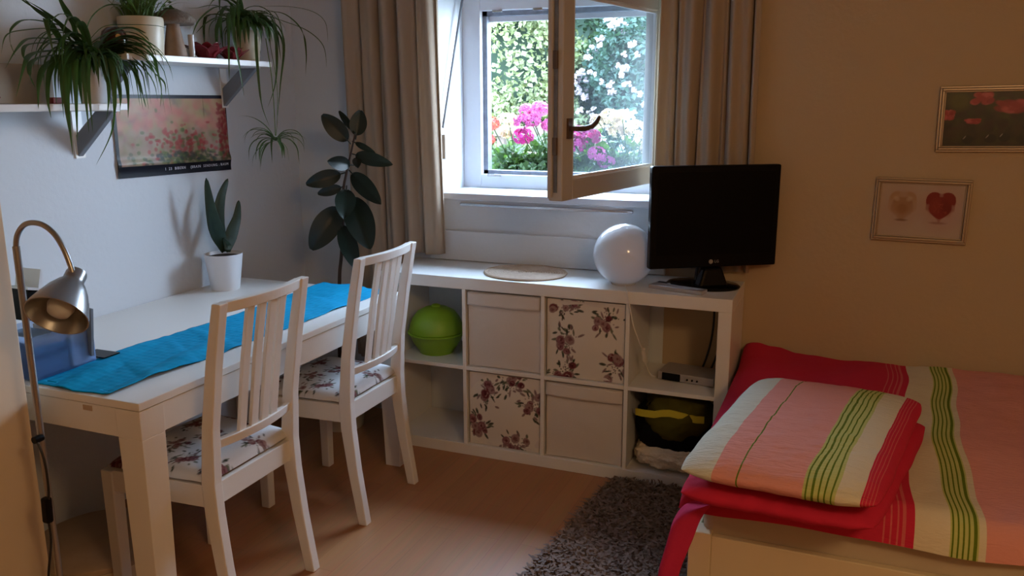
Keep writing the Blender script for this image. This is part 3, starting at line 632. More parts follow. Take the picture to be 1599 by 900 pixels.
# ================================================================= CHAIRS
cush = floral(420, 420, 12, 31, 1.5, (.68, .68, .68))
def seat_pad(root, seed):
    b = MB(); NN = 110
    def f(u, v, top):
        a, c = 2*u-1, 2*v-1; w_ = (1-abs(a)**5)*(1-abs(c)**5); th = w_**.45 if w_ > 0 else 0
        hw = .195+.018*(-a+1)/2; x = .013+.178*a; y = c*hw
        return (x, y, .462+(.038*th+.003*noise.noise(Vector((a*2, c*2, seed))) if top else -.010*th))
    b.grid(lambda u, v: f(u, v, True), NN, NN); n1 = len(b.v); b.grid(lambda u, v: f(1-u, v, False), 12, 12)
    o = b.build('seat_pad', M['print'], root, smooth=True, sharp=180)
    uu = [i/NN for j in range(NN+1) for i in range(NN+1)]+[.02]*(len(b.v)-n1); vv = [j/NN for j in range(NN+1) for i in range(NN+1)]+[.02]*(len(b.v)-n1)
    if seed > 2: uu = [1-x for x in uu]
    paint(o, cush.sample(uu, vv))
def dining_chair(label):
    r = thing('dining_chair', (0, 0, 0), label, 'chair', 'white dining chairs at the table', local=True)
    def post(pts, wx, wy, name='leg'):
        b = MB(); b.loft([[Vector((x-a/2, y-c/2, z)), Vector((x+a/2, y-c/2, z)), Vector((x+a/2, y+c/2, z)), Vector((x-a/2, y+c/2, z))] for (x, y, z), a, c in zip(pts, wx, wy)]); return b.build(name, M['whitewood'], r, bevel=.003)
    for s in (-1, 1):
        post([(.248, s*.182, 0), (.215, s*.181, .20), (.196, s*.180, .36), (.192, s*.180, .46), (.205, s*.180, .62), (.238, s*.181, .82), (.272, s*.181, .985)], [.034, .040, .046, .046, .038, .034, .028], [.034]*7, 'rear_leg')
        post([(-.168, s*.198, 0), (-.165, s*.198, .45)], [.036, .042], [.036, .042], 'front_leg')
    b = MB(); b.box(.180, .200, -.165, .165, .385, .452); b.build('seat_rail', M['whitewood'], r, bevel=.002)
    b = MB(); b.box(-.176, -.156, -.178, .178, .39, .452); b.build('seat_rail', M['whitewood'], r, bevel=.002)
    for s in (-1, 1):
        b = MB(); b.hull([Vector((-.147, s*.213, .385)), Vector((.175, s*.194, .385)), Vector((.175, s*.176, .385)), Vector((-.147, s*.192, .385))], [Vector((-.147, s*.213, .452)), Vector((.175, s*.194, .452)), Vector((.175, s*.176, .452)), Vector((-.147, s*.192, .452))]); b.build('seat_rail', M['whitewood'], r, bevel=.002)
    def rail(xc, z0, z1, bow, th):
        b = MB(); L = []
        for k in range(17):
            y = -.166+.332*k/16; x = xc+bow*(1-(y/.166)**2); L.append([Vector((x-th/2, y, z0)), Vector((x+th/2, y, z0)), Vector((x+th/2+.004, y, z1)), Vector((x-th/2+.004, y, z1))])
        b.loft(L); return b.build('back_rail', M['whitewood'], r, bevel=.002)
    rail(.264, .955, .985, .022, .024); rail(.197, .555, .582, .022, .022)
    for k in range(4):
        y = (k-1.5)*.0475; bo = .022*(1-(y/.166)**2); b = MB(); L = []
        for x, z in ((.199, .578), (.232, .80), (.263, .960)): L.append([Vector((x+bo-.006, y-.015, z)), Vector((x+bo+.006, y-.015, z)), Vector((x+bo+.006, y+.015, z)), Vector((x+bo-.006, y+.015, z))])
        b.loft(L); b.build('back_slat', M['whitewood'], r, bevel=.0015)
    seat_pad(r, 1)
    return r
ch = dining_chair('white slatted dining chair with a rose-printed seat at the near half of the table')
ch.location = (-1.42, -1.205, 0); ch.rotation_euler = (0, 0, .0)
c2 = copy_tree(ch); c2.location = (-1.423, -.512, 0); c2.rotation_euler = (0, 0, 0)
c2['label'] = 'white slatted dining chair with a rose-printed seat beside the rubber plant and the shelf unit'

# ================================================================= LAMP, WARDROBE, STOOL
wd = thing('tall_wardrobe', (-1.86, -2.1, 0), 'cream side of a tall wardrobe at the left edge of the photo', 'wardrobe')
b = MB(); b.box(WX+.003, -1.63, -2.6, -1.605, .06, 2.1); b.build('carcass', M['wardrobe'], wd, bevel=.003)
b = MB(); b.box(WX+.003, -1.645, -2.59, -1.62, 0, .06); b.build('plinth', M['wardrobe'], wd)
LY = -1.70; LP = [on(x, y, 1, LY) for x, y in ((25, 385), (27, 368), (36, 353), (50, 348), (68, 352), (86, 367), (101, 392), (111, 418), (116, 436))]
fx, fy = LP[0].x, LP[0].y
ln = thing('reading_lamp', (fx, fy, 0), 'brushed steel gooseneck floor lamp in front of the table end', 'lamp')
b = MB(); b.tube([(fx, fy, .02), (fx, fy, LP[0].z)], .0085, 16); pl = b.build('pole', M['steel'], ln, smooth=True)
b = MB(); b.tube(smooth_path([(fx, fy, LP[0].z-.01)]+LP, 6), .0065, 12); b.build('gooseneck', M['steel'], ln, smooth=True)
b = MB(); b.lathe([(.001, 0), (.105, 0), (.11, .006), (.105, .016), (.02, .024), (.001, .024)], (fx, fy, 0), 48); b.build('lamp_base', M['steel'], ln, smooth=True)
top = on(120, 427, 1, LY+.02); opn = on(88, 494, 1, LY-.075)
a = (opn-top).normalized(); L_ = (opn-top).length
Q = a.to_track_quat('Z', 'Y').to_matrix()
b = MB(); b.lathe([(.001, -.002), (.022, -.002), (.024, .004), (.024, .022), (.026, .03), (.032, .036), (.046, .060), (.058, .090), (.067, L_-.012), (.070, L_), (.067, L_), (.056, .092), (.043, .062), (.02, .045), (.001, .045)], top, 56, Q)
b.build('lamp_shade', M['steel'], ln, smooth=True, sharp=50)
b = MB(); b.lathe([(.012, .045), (.014, .070), (.026, .085), (.030, .100), (.024, .118), (.004, .126)], top, 28, Q); b.build('bulb', M['whitepaper'], ln, smooth=True, sharp=180)
kn = on(57, 684, 1, LY-.01); b = MB(); b.lathe([(.001, -.012), (.009, -.012), (.010, .0), (.009, .012), (.001, .012)], (fx+.006, fy-.014, kn.z), 16, Matrix.Rotation(PI/2, 3, 'X')); b.build('cord_clip', M['black'], ln, smooth=True)
cpts = [(fx+.008, fy-.02, kn.z), (fx+.026, fy-.02, kn.z-.05), (fx+.028, fy-.02, kn.z-.13), (fx+.014, fy-.02, kn.z-.21), (fx+.012, fy-.02, kn.z-.28), (fx-.008, fy-.025, kn.z-.38), (fx-.015, fy-.03, kn.z-.50), (fx+.01, fy-.06, .006), (fx+.10, fy-.2, .004)]
cpts = [c_ for c_ in cpts if c_[2] > 0]
b = MB(); b.tube(smooth_path(cpts), .003, 8); lc = b.build('power_cord', M['cordblack'], ln, smooth=True)
b = MB(); b.hull([Vector((fx+.003+x, fy-.02+y, kn.z-.155)) for x, y in ((-.0, -.009), (.024, -.009), (.024, .009), (-.0, .009))], [Vector((fx+.001+x, fy-.02+y, kn.z-.225)) for x, y in ((-.002, -.009), (.022, -.009), (.022, .009), (-.002, .009))]); b.build('foot_switch', M['black'], lc, bevel=.005)

st_ = thing('round_footstool', (-1.79, -1.29, 0), 'low round wooden footstool on the floor under the near end of the table', 'stool')
b = MB(); b.lathe([(.001, .100), (.208, .100), (.213, .104), (.213, .118), (.208, .122), (.001, .122)], (-1.80, -1.29, 0), 64); b.build('stool_seat', M['woodlid'], st_, smooth=True)
b = MB(); b.lathe([(.200, .02), (.203, .100), (.193, .100), (.190, .02)], (-1.80, -1.29, 0), 64, cap=False); b.build('side_ring', M['wardrobe'], st_, smooth=True)
for k in range(4):
    a_ = PI/4+k*PI/2; b = MB(); b.tube([(-1.80+.15*math.cos(a_), -1.29+.15*math.sin(a_), 0), (-1.80+.15*math.cos(a_), -1.29+.15*math.sin(a_), .100)], .015, 12); b.build('leg', M['woodlid'], st_, smooth=True)

# ================================================================= RUBBER PLANT
fp = thing('rubber_plant', (-1.78, .10, 0), 'tall dark rubber plant in the corner between the table and the curtain', 'potted plant')
FY = .08
b = MB(); b.lathe([(.001, 0), (.10, 0), (.13, .26), (.125, .26), (.118, .24), (.001, .24)], (-1.79, .10, 0), 40); b.build('pot', M['potcream'], fp, smooth=True)
b = MB(); b.lathe([(.001, .243), (.119, .243)], (-1.79, .10, 0), 30, cap=False); b.build('soil', M['soil'], fp)
sp_ = [(-1.79, .10, .24)]+[on(x, y, 1, FY) for x, y in ((530, 445), (533, 400), (536, 350), (536, 300), (541, 270), (548, 240), (555, 208))]
b = MB(); b.tube(smooth_path(sp_), [.009-.005*i/(8*7) for i in range(len(smooth_path(sp_)))], 10); b.build('stem', M['stem'], fp, smooth=True)
def oval_leaf(bp, tp, wpx, yoff, droop=.2, tw=0.0, name='leaf'):
    P0, P1 = on(*bp, 1, FY), on(*tp, 1, FY+yoff); W_ = wpx/335; d = (P1-P0); L = d.length; d.normalize()
    view = (Vector(CAM)-P0).normalized(); s = d.cross(view).normalized(); nn = s.cross(d).normalized()
    s = (s*math.cos(tw)+nn*math.sin(tw)).normalized(); nn = s.cross(d).normalized(); b = MB()
    if nn.dot(view) < 0: nn = -nn
    b.tube([on(bp[0], bp[1], 1, FY)-d*.012, P0+d*L*.1], .0028, 6)
    def f(u, v):
        t_ = v; w_ = W_/2*math.sin(PI*min(1, t_**.85*.97+.015))**.62; a_ = 2*u-1
        return P0+d*L*(.06+.94*t_)+s*w_*a_+nn*(-.10*W_*(1-abs(a_))+droop*L*.3*math.sin(PI*t_))
    b.grid(f, 10, 22); return b.build(name, M['rubber'], fp, smooth=True, sharp=60)
for args in (((545, 222), (503, 179), 27, -.05, .15), ((556, 214), (563, 172), 25, .03, .1), ((553, 206), (529, 173), 10, .05, .1), ((553, 222), (586, 239), 9, -.04, .2),
             ((552, 241), (612, 257), 20, -.08, .15), ((549, 258), (512, 252), 21, -.12, .1), ((535, 271), (478, 288), 25, -.10, .25), ((535, 292), (496, 303), 16, -.05, .2),
             ((547, 268), (594, 318), 26, -.12, .1), ((541, 293), (537, 341), 30, -.14, .15), ((531, 320), (486, 390), 40, -.10, .15), ((546, 303), (578, 388), 42, -.08, .1),
             ((532, 348), (557, 420), 27, -.12, .1), ((556, 245), (559, 262), 13, -.1, .1)):
    oval_leaf(*args)

# ================================================================= WALL SHELVES
def wall_shelf(y0, y1, z, label, ybs):
    r = thing('wall_shelf', (WX, (y0+y1)/2, z-.022), label, 'wall shelf', 'white shelves on the left wall')
    b = MB(); b.box(WX+.001, -1.905, y0, y1, z-.022, z); b.build('shelf_board', M['white'], r, bevel=.002)
    for yb in ybs:
        zb = z-.022; t_ = .012; b = MB()
        P = [(WX+.004, zb-.160), (WX+.004, zb-.085), (-2.035, zb-.004), (-1.955, zb-.004)]
        b.hull([Vector((x, yb-t_, zz)) for x, zz in P], [Vector((x, yb+t_, zz)) for x, zz in P])
        bo = b.build('bracket', M['greymetal'], r, bevel=.003)
        b = MB(); b.box(WX+.001, WX+.006, yb-.020, yb+.020, zb-.165, zb).box(WX+.006, -1.95, yb-.016, yb+.016, zb-.004, zb); b.build('mounting_plate', M['white'], bo)
    return r
wall_shelf(-.88, -.115, 1.664, 'white bracket shelf on the left wall, the upper one with the cream pot', (-.80, -.145))
wall_shelf(-1.60, -.895, 1.499, 'white bracket shelf on the left wall, the lower one at the left', (-.905,))
ZU, ZL = 1.664, 1.499

def ribbon(mb, pts, wid, side=None, fold=.2):
    P = pts; k = len(P); L = []
    for i, p in enumerate(P):
        f = i/(k-1); d = (P[min(i+1, k-1)]-P[max(i-1, 0)]).normalized(); s = d.cross(Vector((0, 0, 1)))
        if s.length < .15: s = side or Vector((0, 1, 0))
        s.normalize()
        if side is not None and s.dot(side) < 0: s = -s
        side = s; w_ = wid*min(1, (1-f)*2.0+.02)*min(1, .4+f*2); nn = s.cross(d); L.append([p-s*w_/2, p-nn*w_*fold, p+s*w_/2])
    mb.loft(L, cap=False, closed=False)
def arc_leaf(mb, c, az, L, lift, droop, wid, wallx=WX+.012):
    d = Vector((math.cos(az), math.sin(az), 0)); P = []
    a = lift; p = Vector(c); n = 14
    for i in range(n+1):
        P.append(Vector((max(p.x, wallx), p.y, p.z))); p = p+(d*math.cos(a)+Vector((0, 0, math.sin(a))))*(L/n); a = max(-1.5, a-droop/n*(1+.9*i/n))
    ribbon(mb, P, wid)
def spider(label, c, pot, n, guides, seed, Lr=(.16, .32)):
    r = random.Random(seed); root = thing('spider_plant', (pot[0], pot[1], pot[2]), label, 'potted plant'); rp, hp_ = pot[3], pot[4]
    b = MB(); b.lathe([(.001, pot[2]), (rp*.70, pot[2]), (rp*.74, pot[2]+.004), (rp, pot[2]+hp_), (rp-.004, pot[2]+hp_), (rp-.008, pot[2]+hp_-.012), (.001, pot[2]+hp_-.014)], (pot[0], pot[1], 0), 40); b.build('pot', pot[5], root, smooth=True)
    lv = MB()
    for k in range(n):
        az = r.uniform(-PI, PI)
        if math.cos(az) < -.35 and r.random() < .75: az = PI-az
        az2 = az; arc_leaf(lv, Vector(c)+Vector((r.uniform(-.03, .03), r.uniform(-.03, .03), 0)), az2, r.uniform(*Lr)*(.62 if math.cos(az) > .6 else 1), r.uniform(.5, 1.35), r.uniform(1.7, 3.1), r.uniform(.012, .022))
    for g_, w_ in guides:
        P = smooth_path([on(x, y, 0, xx) for x, y, xx in g_], 6); ribbon(lv, P, w_)
    lv.build('leaves', M['spider'], root, smooth=True, sharp=180)
    return root
s1 = spider('large spider plant on the lower wall shelf, hanging over its edge', (-1.99, -.95, ZL+.13), (-1.995, -.945, ZL, .058, .12, M['pot']), 70, [
    (((125, 110, -1.99), (112, 95, -1.93), (104, 110, -1.90), (106, 170, -1.88), (114, 243, -1.88)), .022),
    (((135, 110, -1.99), (120, 90, -1.92), (117, 110, -1.89), (119, 160, -1.88), (121, 222, -1.88)), .020),
    (((110, 110, -1.99), (96, 88, -1.92), (99, 120, -1.89), (104, 175, -1.88), (110, 215, -1.88)), .018),
    (((150, 100, -1.99), (170, 90, -1.9), (178, 130, -1.87), (176, 200, -1.87), (150, 258, -1.87)), .016),
    (((120, 80, -1.99), (95, 40, -1.97), (70, 22, -1.93), (35, 0, -1.9), (5, -25, -1.9)), .014),
    (((130, 70, -1.99), (140, 30, -1.97), (165, 8, -1.94), (195, 10, -1.9), (212, 24, -1.9)), .018),
    (((120, 70, -1.99), (112, 30, -1.97), (98, 5, -1.94), (85, -20, -1.9)), .014),
    (((105, 75, -1.99), (80, 35, -1.97), (55, 15, -1.93), (28, -12, -1.9)), .013),
    (((110, 90, -1.99), (85, 50, -1.97), (72, 28, -1.93), (78, 60, -1.9), (88, 100, -1.9)), .018)]+[(tuple((x, y, -1.99+.10*min(1, i/3)) for i, (x, y) in enumerate(g_)), w_) for g_, w_ in (
    (((122, 65), (100, 42), (45, 30), (20, 42), (15, 62), (24, 88)), .014), (((122, 65), (90, 45), (40, 46), (10, 55), (2, 84)), .013),
    (((120, 68), (80, 60), (45, 60), (25, 78), (8, 108)), .017), (((118, 72), (75, 66), (42, 70), (36, 85), (42, 100)), .015),
    (((115, 80), (80, 78), (50, 84), (38, 102), (25, 152)), .024), (((115, 85), (75, 86), (50, 96), (46, 115), (55, 137)), .019),
    (((115, 85), (85, 92), (67, 108), (60, 135), (60, 170)), .022), (((130, 75), (160, 42), (200, 38), (245, 40), (262, 46)), .012),
    (((130, 75), (170, 50), (205, 43), (225, 55), (233, 64)), .019), (((140, 80), (180, 70), (215, 71), (237, 84), (246, 112), (252, 140), (250, 168)), .014),
    (((150, 85), (195, 83), (225, 98), (245, 117), (257, 130), (259, 148)), .018), (((150, 90), (190, 93), (210, 112), (222, 146), (228, 168)), .016),
    (((150, 95), (180, 98), (195, 120), (200, 150), (200, 184)), .017), (((125, 70), (115, 40), (100, 15), (90, -5)), .014), (((120, 65), (100, 42), (70, 18), (40, 0)), .015),
    (((140, 90), (165, 92), (182, 118), (188, 150), (187, 180)), .018), (((130, 90), (150, 82), (166, 110), (170, 150), (166, 190)), .018), (((118, 90), (90, 86), (78, 110), (74, 150), (80, 185)), .018))], 5)
# long leaves reaching left and right along the shelf
lv = MB(); r5 = random.Random(17)
for k in range(46):
    sgn = -1 if k % 2 else 1; az = (PI/2 if sgn > 0 else -PI/2)+r5.uniform(-.75, .75)*(1 if sgn > 0 else -1)
    if math.cos(az) < 0: az = -az+(PI if sgn > 0 else -PI)
    arc_leaf(lv, Vector((-1.98, -.95, ZL+.14)), az, r5.uniform(.24, .42), r5.uniform(.3, 1.15), r5.uniform(1.5, 2.6), r5.uniform(.011, .018))
lv.build('long_leaves', M['spider'], s1, smooth=True, sharp=180)
s2 = spider('spider plant in a cream pot at the right shelf end, with a hanging plantlet', (-2.0, -.16, ZU+.14), (-2.005, -.135, ZU, .060, .125, M['potcream']), 80, [
    (((375, 30, -2.0), (358, 20, -1.93), (357, 60, -1.89), (358, 125, -1.88)), .016),
    (((375, 30, -2.0), (362, 10, -1.93), (366, 60, -1.89), (374, 105, -1.88), (381, 150, -1.88)), .015),
    (((390, 30, -2.0), (398, 40, -1.92), (401, 90, -1.89), (408, 160, -1.88), (421, 198, -1.88)), .012),
    (((400, 20, -2.0), (425, 30, -1.92), (432, 80, -1.89), (430, 130, -1.88), (418, 168, -1.88)), .012),
    (((400, 20, -2.0), (430, 20, -1.92), (443, 70, -1.89), (438, 130, -1.88), (433, 186, -1.88)), .012),
    (((400, 20, -2.0), (440, 20, -1.95), (470, 45, -1.92), (478, 80, -1.9), (477, 118, -1.9)), .012),
    (((400, 20, -2.0), (440, 32, -1.95), (480, 48, -1.92), (505, 72, -1.9), (510, 106, -1.9)), .009),
    (((400, 10, -2.0), (450, 10, -1.95), (488, 18, -1.92), (508, 35, -1.9), (512, 66, -1.9)), .007),
    (((370, 20, -2.0), (340, 10, -1.95), (312, 30, -1.92), (300, 56, -1.9)), .013),
    (((370, 25, -2.0), (345, 25, -1.95), (322, 36, -1.92), (306, 52, -1.9)), .014),
    (((370, 20, -2.0), (335, 8, -1.95), (308, 12, -1.92), (288, 12, -1.9)), .010)], 9, (.18, .34))
pn = [on(x, y, 0, xx) for x, y, xx in ((415, 60, -1.93), (424, 120, -1.88), (428, 170, -1.86), (430, 212, -1.85))]
b = MB(); b.tube(smooth_path(pn, 5), .0018, 6); ru = b.build('runner_stem', M['spider2'], s2, smooth=True)
b = MB(); b.tube(smooth_path([on(x, y, 0, xx) for x, y, xx in ((420, 60, -1.93), (432, 130, -1.88), (433, 180, -1.86), (431, 212, -1.85))], 5), .0012, 6); b.build('runner_stem', M['spider2'], s2, smooth=True)
pc_ = pn[-1]-Vector((0, 0, .02)); b = MB(); rr = random.Random(3)
for k in range(26):
    arc_leaf(b, pc_, rr.uniform(-PI, PI), rr.uniform(.10, .21), rr.uniform(-.2, 1.2), rr.uniform(.9, 2.3), rr.uniform(.008, .014))
b.build('plantlet', M['spider'], ru, smooth=True, sharp=180)

# upper shelf things
g1 = thing('grass_plant', (-2.02, -.68, ZU), 'tufted houseplant in a cream oval pot on the upper wall shelf', 'potted plant')
b = MB(); b.lathe([(.001, ZU), (.068, ZU), (.070, ZU+.004), (.078, ZU+.128), (.076, ZU+.134), (.070, ZU+.130), (.066, ZU+.115), (.001, ZU+.112)], (-2.03, -.68, 0), 48); b.build('pot', M['potcream'], g1, smooth=True)
b = MB(); rr = random.Random(12)
for k in range(90): arc_leaf(b, Vector((-2.03+rr.uniform(-.04, .04), -.68+rr.uniform(-.045, .045), ZU+.112)), rr.uniform(-PI, PI), rr.uniform(.12, .24), rr.uniform(1.1, 1.5), rr.uniform(.3, 1.8), rr.uniform(.004, .009))
b.build('leaves', M['spider2'], g1)
mu = thing('wooden_mushroom', (-2.0, -.55, ZU), 'turned wooden mushroom with a grey felt cap beside the cream pot', 'ornament')
mc = (-2.0, -.555, 0)
b = MB(); b.lathe([(.001, ZU), (.040, ZU), (.043, ZU+.008), (.034, ZU+.05), (.023, ZU+.115), (.024, ZU+.128), (.001, ZU+.128)], mc, 32); b.build('mushroom_stem', M['carved'], mu, smooth=True)
b = MB(); b.lathe([(.02, ZU+.120), (.070, ZU+.118), (.086, ZU+.126), (.080, ZU+.140), (.055, ZU+.160), (.02, ZU+.172), (.001, ZU+.174)], mc, 40); b.build('mushroom_cap', M['moss'], mu, smooth=True, sharp=180)
pg = thing('sprouting_houseplant', (-2.09, -.60, ZU), 'fresh green leafy plant standing behind the wooden mushroom', 'potted plant')
b = MB(); b.lathe([(.001, ZU), (.03, ZU), (.036, ZU+.08), (.001, ZU+.08)], (-2.098, -.605, 0), 24); b.build('pot', M['trans'], pg, smooth=True)
b = MB(); rr = random.Random(5)
for k in range(110):
    d = Vector((rr.uniform(-.5, 1), rr.uniform(-1, 1), rr.uniform(-.2, 1))).normalized(); p = Vector((-2.075, -.595, ZU+.19))+Vector((d.x*.05, d.y*.09, d.z*.06)); p.x = max(p.x, WX+.02); s = d.orthogonal().normalized(); L = rr.uniform(.014, .026)
    b.add([p, p+d*L*.5+s*L*.4, p+d*L, p+d*L*.5-s*L*.4], [(0, 1, 2, 3)])
for k in range(14): b.tube([(-2.098, -.605, ZU+.08), (-2.08+rr.uniform(-.03, .05), -.6+rr.uniform(-.08, .08), ZU+.2)], .0015, 4)
b.build('leaves', M['gleaf'], pg)
gt = thing('glass_tube', (-1.98, -.49, ZU), 'thin pale glass tube between the mushroom and the red lotus', 'glass')
b = MB(); b.lathe([(.001, ZU), (.010, ZU), (.011, ZU+.005), (.011, ZU+.085), (.009, ZU+.085), (.009, ZU+.01), (.001, ZU+.01)], (-1.975, -.495, 0), 20); b.build('tube_wall', M['trans'], gt, smooth=True)
def lotus(y, x, sc_, label, tilt=1.0):
    r = thing('lotus_tealight_holder', (x, y, ZU), label, 'candle holder', 'red lotus candle holders on the upper wall shelf')
    b = MB(); b.lathe([(.001, ZU), (.028*sc_, ZU), (.030*sc_, ZU+.006), (.001, ZU+.010)], (x, y, 0), 24); b.build('base', M['redflat'], r, smooth=True)
    for ring, (n_, R0, hh, out) in enumerate(((8, .020, .050, .030), (8, .026, .040, .052))):
        b = MB()
        for k in range(n_):
            a_ = 2*PI*(k+.5*ring)/n_; d = Vector((math.cos(a_), math.sin(a_), 0)); s = Vector((-d.y, d.x, 0)); 
            def f(u, v): w_ = .024*math.sin(PI*min(1, .12+v*.86))**.7; return Vector((x, y, ZU+.006))+(d*(R0+out*v**1.4)+s*w_*(2*u-1)+Vector((0, 0, hh*v**.8)) - d*.008*(1-(2*u-1)**2)*0)*sc_
            b.grid(f, 6, 8)
        b.build('petal_ring', M['red'], r, smooth=True, sharp=60, solid=.0015)
    return r
lotus(-.40, -1.99, 1.12, 'dark red lotus candle holder next to the wooden mushroom')
lotus(-.262, -1.985, .92, 'smaller dark red lotus candle holder beside the spider plant pot')
am = thing('amber_candle_globe', (-2.03, -.84, ZU), 'dark amber glass globe with a glowing spot behind the large spider plant', 'candle holder')
b = MB(); b.lathe([(.015, ZU), (.030, ZU+.008), (.042, ZU+.03), (.045, ZU+.048), (.038, ZU+.074), (.022, ZU+.088), (.018, ZU+.088), (.001, ZU+.08)], (-2.0, -.835, 0), 36); b.build('globe', M['amber'], am, smooth=True, sharp=180)
b = MB(); b.lathe([(.001, 0), (.008, 0), (.009, .004), (.001, .005)], (-1.963, -.853, ZU+.055), 12, Vector((.8, -.5, .1)).to_track_quat('Z', 'Y').to_matrix()); b.build('candle_opening', M['candle'], am, smooth=True)
# lower shelf things
b = MB(); b.box(-2.135, -2.115, -1.50, -1.0, ZL, ZL+.125); tag(b.build('leaning_panel', M['panel'], bevel=.003), 'pale beige board standing against the wall on the lower shelf', 'board')
hr = blob('red_ornament', (-1.985, -1.345, ZL+.028), (.035, .035, .028), M['redflat'], None, 3, .15); tag(hr, 'rounded dark red ornament at the left edge of the lower shelf', 'ornament')
b = MB(); b.box(-2.0, -1.97, -1.13, -1.085, ZL, ZL+.02); tag(b.build('red_candle_box', M['redflat'], bevel=.003), 'small flat dark red block on the lower shelf left of the hanging leaves', 'ornament')

# ================================================================= CALENDAR
def quad_print(name, c, P, off, mt, parent, NU, NV, curl=None):
    """P: tl,tr,br,bl points"""
    b = MB()
    def f(u, v):
        a = P[3].lerp(P[2], u); d = P[0].lerp(P[1], u); p = a.lerp(d, v)+off
        return p+(curl(u, v) if curl else Vector((0, 0, 0)))
    b.grid(f, NU, NV); o = b.build(name, mt, parent, smooth=True, sharp=180)
    uu = [i/NU for j in range(NV+1) for i in range(NU+1)]; vv = [j/NV for j in range(NV+1) for i in range(NU+1)]; paint(o, c.sample(uu, vv)); return o
cl = thing('wall_calendar', (WX, -.45, 1.38), 'wide poppy-field wall calendar with black borders on the left wall', 'calendar')
XC = WX+.004; CP = [on(175, 146, 0, XC), on(349, 149, 0, XC), on(361, 265, 0, XC), on(174, 275, 0, XC)]
CP[3] = Vector((XC, -.752, 1.226)); CP[0] = Vector((XC, -.748, 1.530))
r = random.Random(44); W_, H_ = 520, 300; cv = Canvas(W_, H_, (.26, .18, .13))
for k in range(700):
    y = r.uniform(14, 250); x = r.uniform(0, W_); t_ = y/250
    col = r.choice([(.50, .16, .12), (.55, .20, .15), (.36, .30, .13), (.50, .30, .18)]) if y < 130 else r.choice([(.30, .25, .12), (.40, .25, .17), (.32, .12, .10), (.42, .30, .22), (.22, .20, .09)])
    cv.ell(x, y, r.uniform(10, 26), r.uniform(8, 20), col, r.uniform(0, 3), .45, 1.0)
for k in range(180):
    x = r.gauss(300, 95); y = r.gauss(185, 35)
    if y > 255: continue
    cv.ell(x, y, r.uniform(5, 11), r.uniform(4, 9), r.choice([(.33, .03, .03), (.40, .06, .05), (.10, .13, .04), (.36, .07, .06)]), 0, .7, .6)
for k in range(90): cv.ell(r.uniform(470, 520), r.uniform(30, 250), r.uniform(5, 10), r.uniform(5, 9), r.choice([(.33, .03, .04), (.25, .02, .03), (.30, .06, .05)]), 0, .7, .6)
for k in range(150): cv.ell(r.gauss(320, 120), r.uniform(215, 258), r.uniform(5, 12), r.uniform(4, 9), r.choice([(.06, .09, .03), (.12, .15, .04), (.04, .05, .04)]), 0, .7, .6)
cv.a *= .85; cv.a[:13] = (.012, .010, .018); cv.a[258:] = (.010, .010, .016); cv.a[:, :14] = (.012, .012, .014)
b = MB(); b.box(WX+.0005, WX+.0035, -.745, -.14, 1.24, 1.525); b.build('backing', M['black'], cl)
quad_print('calendar_sheet', cv, CP, Vector((.0015, 0, 0)), M['calendarprint'], cl, 300, 170, lambda u, v: Vector((.010*math.exp(-((u-.88-.08*v)/.05)**2)*(1-v)*.6+.006*math.exp(-((v-.16)/.06)**2)+.002*math.sin(u*6), 0, 0)))
yc = -.36; Mtx = Matrix(((0, 0, 1, XC+.0098), (1, 0, 0, -.345), (0, 1, 0, 1.243), (0, 0, 0, 1))) @ Matrix.Rotation(-.012, 4, 'Z')
text('I  23  BIBERN    (BRAIN  SENDUNG : RAUM', .0155, Mtx, M['text'], cl, 'lettering', 1.25)

# ================================================================= PICTURES ON THE BACK WALL
def picture(x0, x1, z0, z1, tilt, cv, label, NU=220, fw=.022):
    r = thing('framed_picture', ((x0+x1)/2, WY, (z0+z1)/2), label, 'picture'); cx, cz = (x0+x1)/2, (z0+z1)/2
    Mp = Matrix.Translation((cx, WY, cz)) @ Matrix.Rotation(tilt, 4, 'Y') @ Matrix.Translation((-cx, 0, -cz))
    b = MB()
    def ring(i0, i1, y0, y1):
        for a, b_, c, d in ((x0+i0, x1-i0, z0+i0, z0+i1), (x0+i0, x1-i0, z1-i1, z1-i0), (x0+i0, x0+i1, z0+i1, z1-i1), (x1-i1, x1-i0, z0+i1, z1-i1)): b.box(a, b_, y0, y1, c, d, Mp)
    ring(0, fw*.36, -.014, -.001); ring(fw*.36, fw*.74, -.020, -.001); ring(fw*.74, fw, -.010, -.001); b.build('picture_frame', M['picframe'], r, bevel=.002)
    P = [Mp @ Vector(p) for p in ((x0+fw, 0, z1-fw), (x1-fw, 0, z1-fw), (x1-fw, 0, z0+fw), (x0+fw, 0, z0+fw))]
    quad_print('print', cv, P, Vector((0, -.006, 0)), M['picture'], r, NU, int(NU*.7)); return r
hc = Canvas(360, 230, (.46, .36, .30)); r = random.Random(2)
hc.ell(98, 100, 75, 80, (.42, .28, .22), 0, .6, .8); hc.ell(268, 105, 85, 90, (.44, .27, .24), 0, .7, .8)
def heart(c, cx, cy, s, col, al=1, soft=.06):
    X, Y = (c.X-cx)/s, -(c.Y-cy)/s; q = (X*X+Y*Y-1)**3-X*X*Y**3; k = np.clip(.5-q/soft, 0, 1)[..., None]*al; c.a = c.a*(1-k)+np.array(col)*k
heart(hc, 98, 98, 52, (.40, .24, .13), .9, .4); heart(hc, 98, 108, 38, (.27, .12, .05), .8, 1.2); hc.ell(70, 66, 13, 10, (.50, .37, .26), .5, .7, .8); hc.ell(126, 66, 13, 10, (.50, .37, .26), -.5, .7, .8); hc.ell(98, 160, 26, 5, (.16, .07, .03), 0, .8, .8)
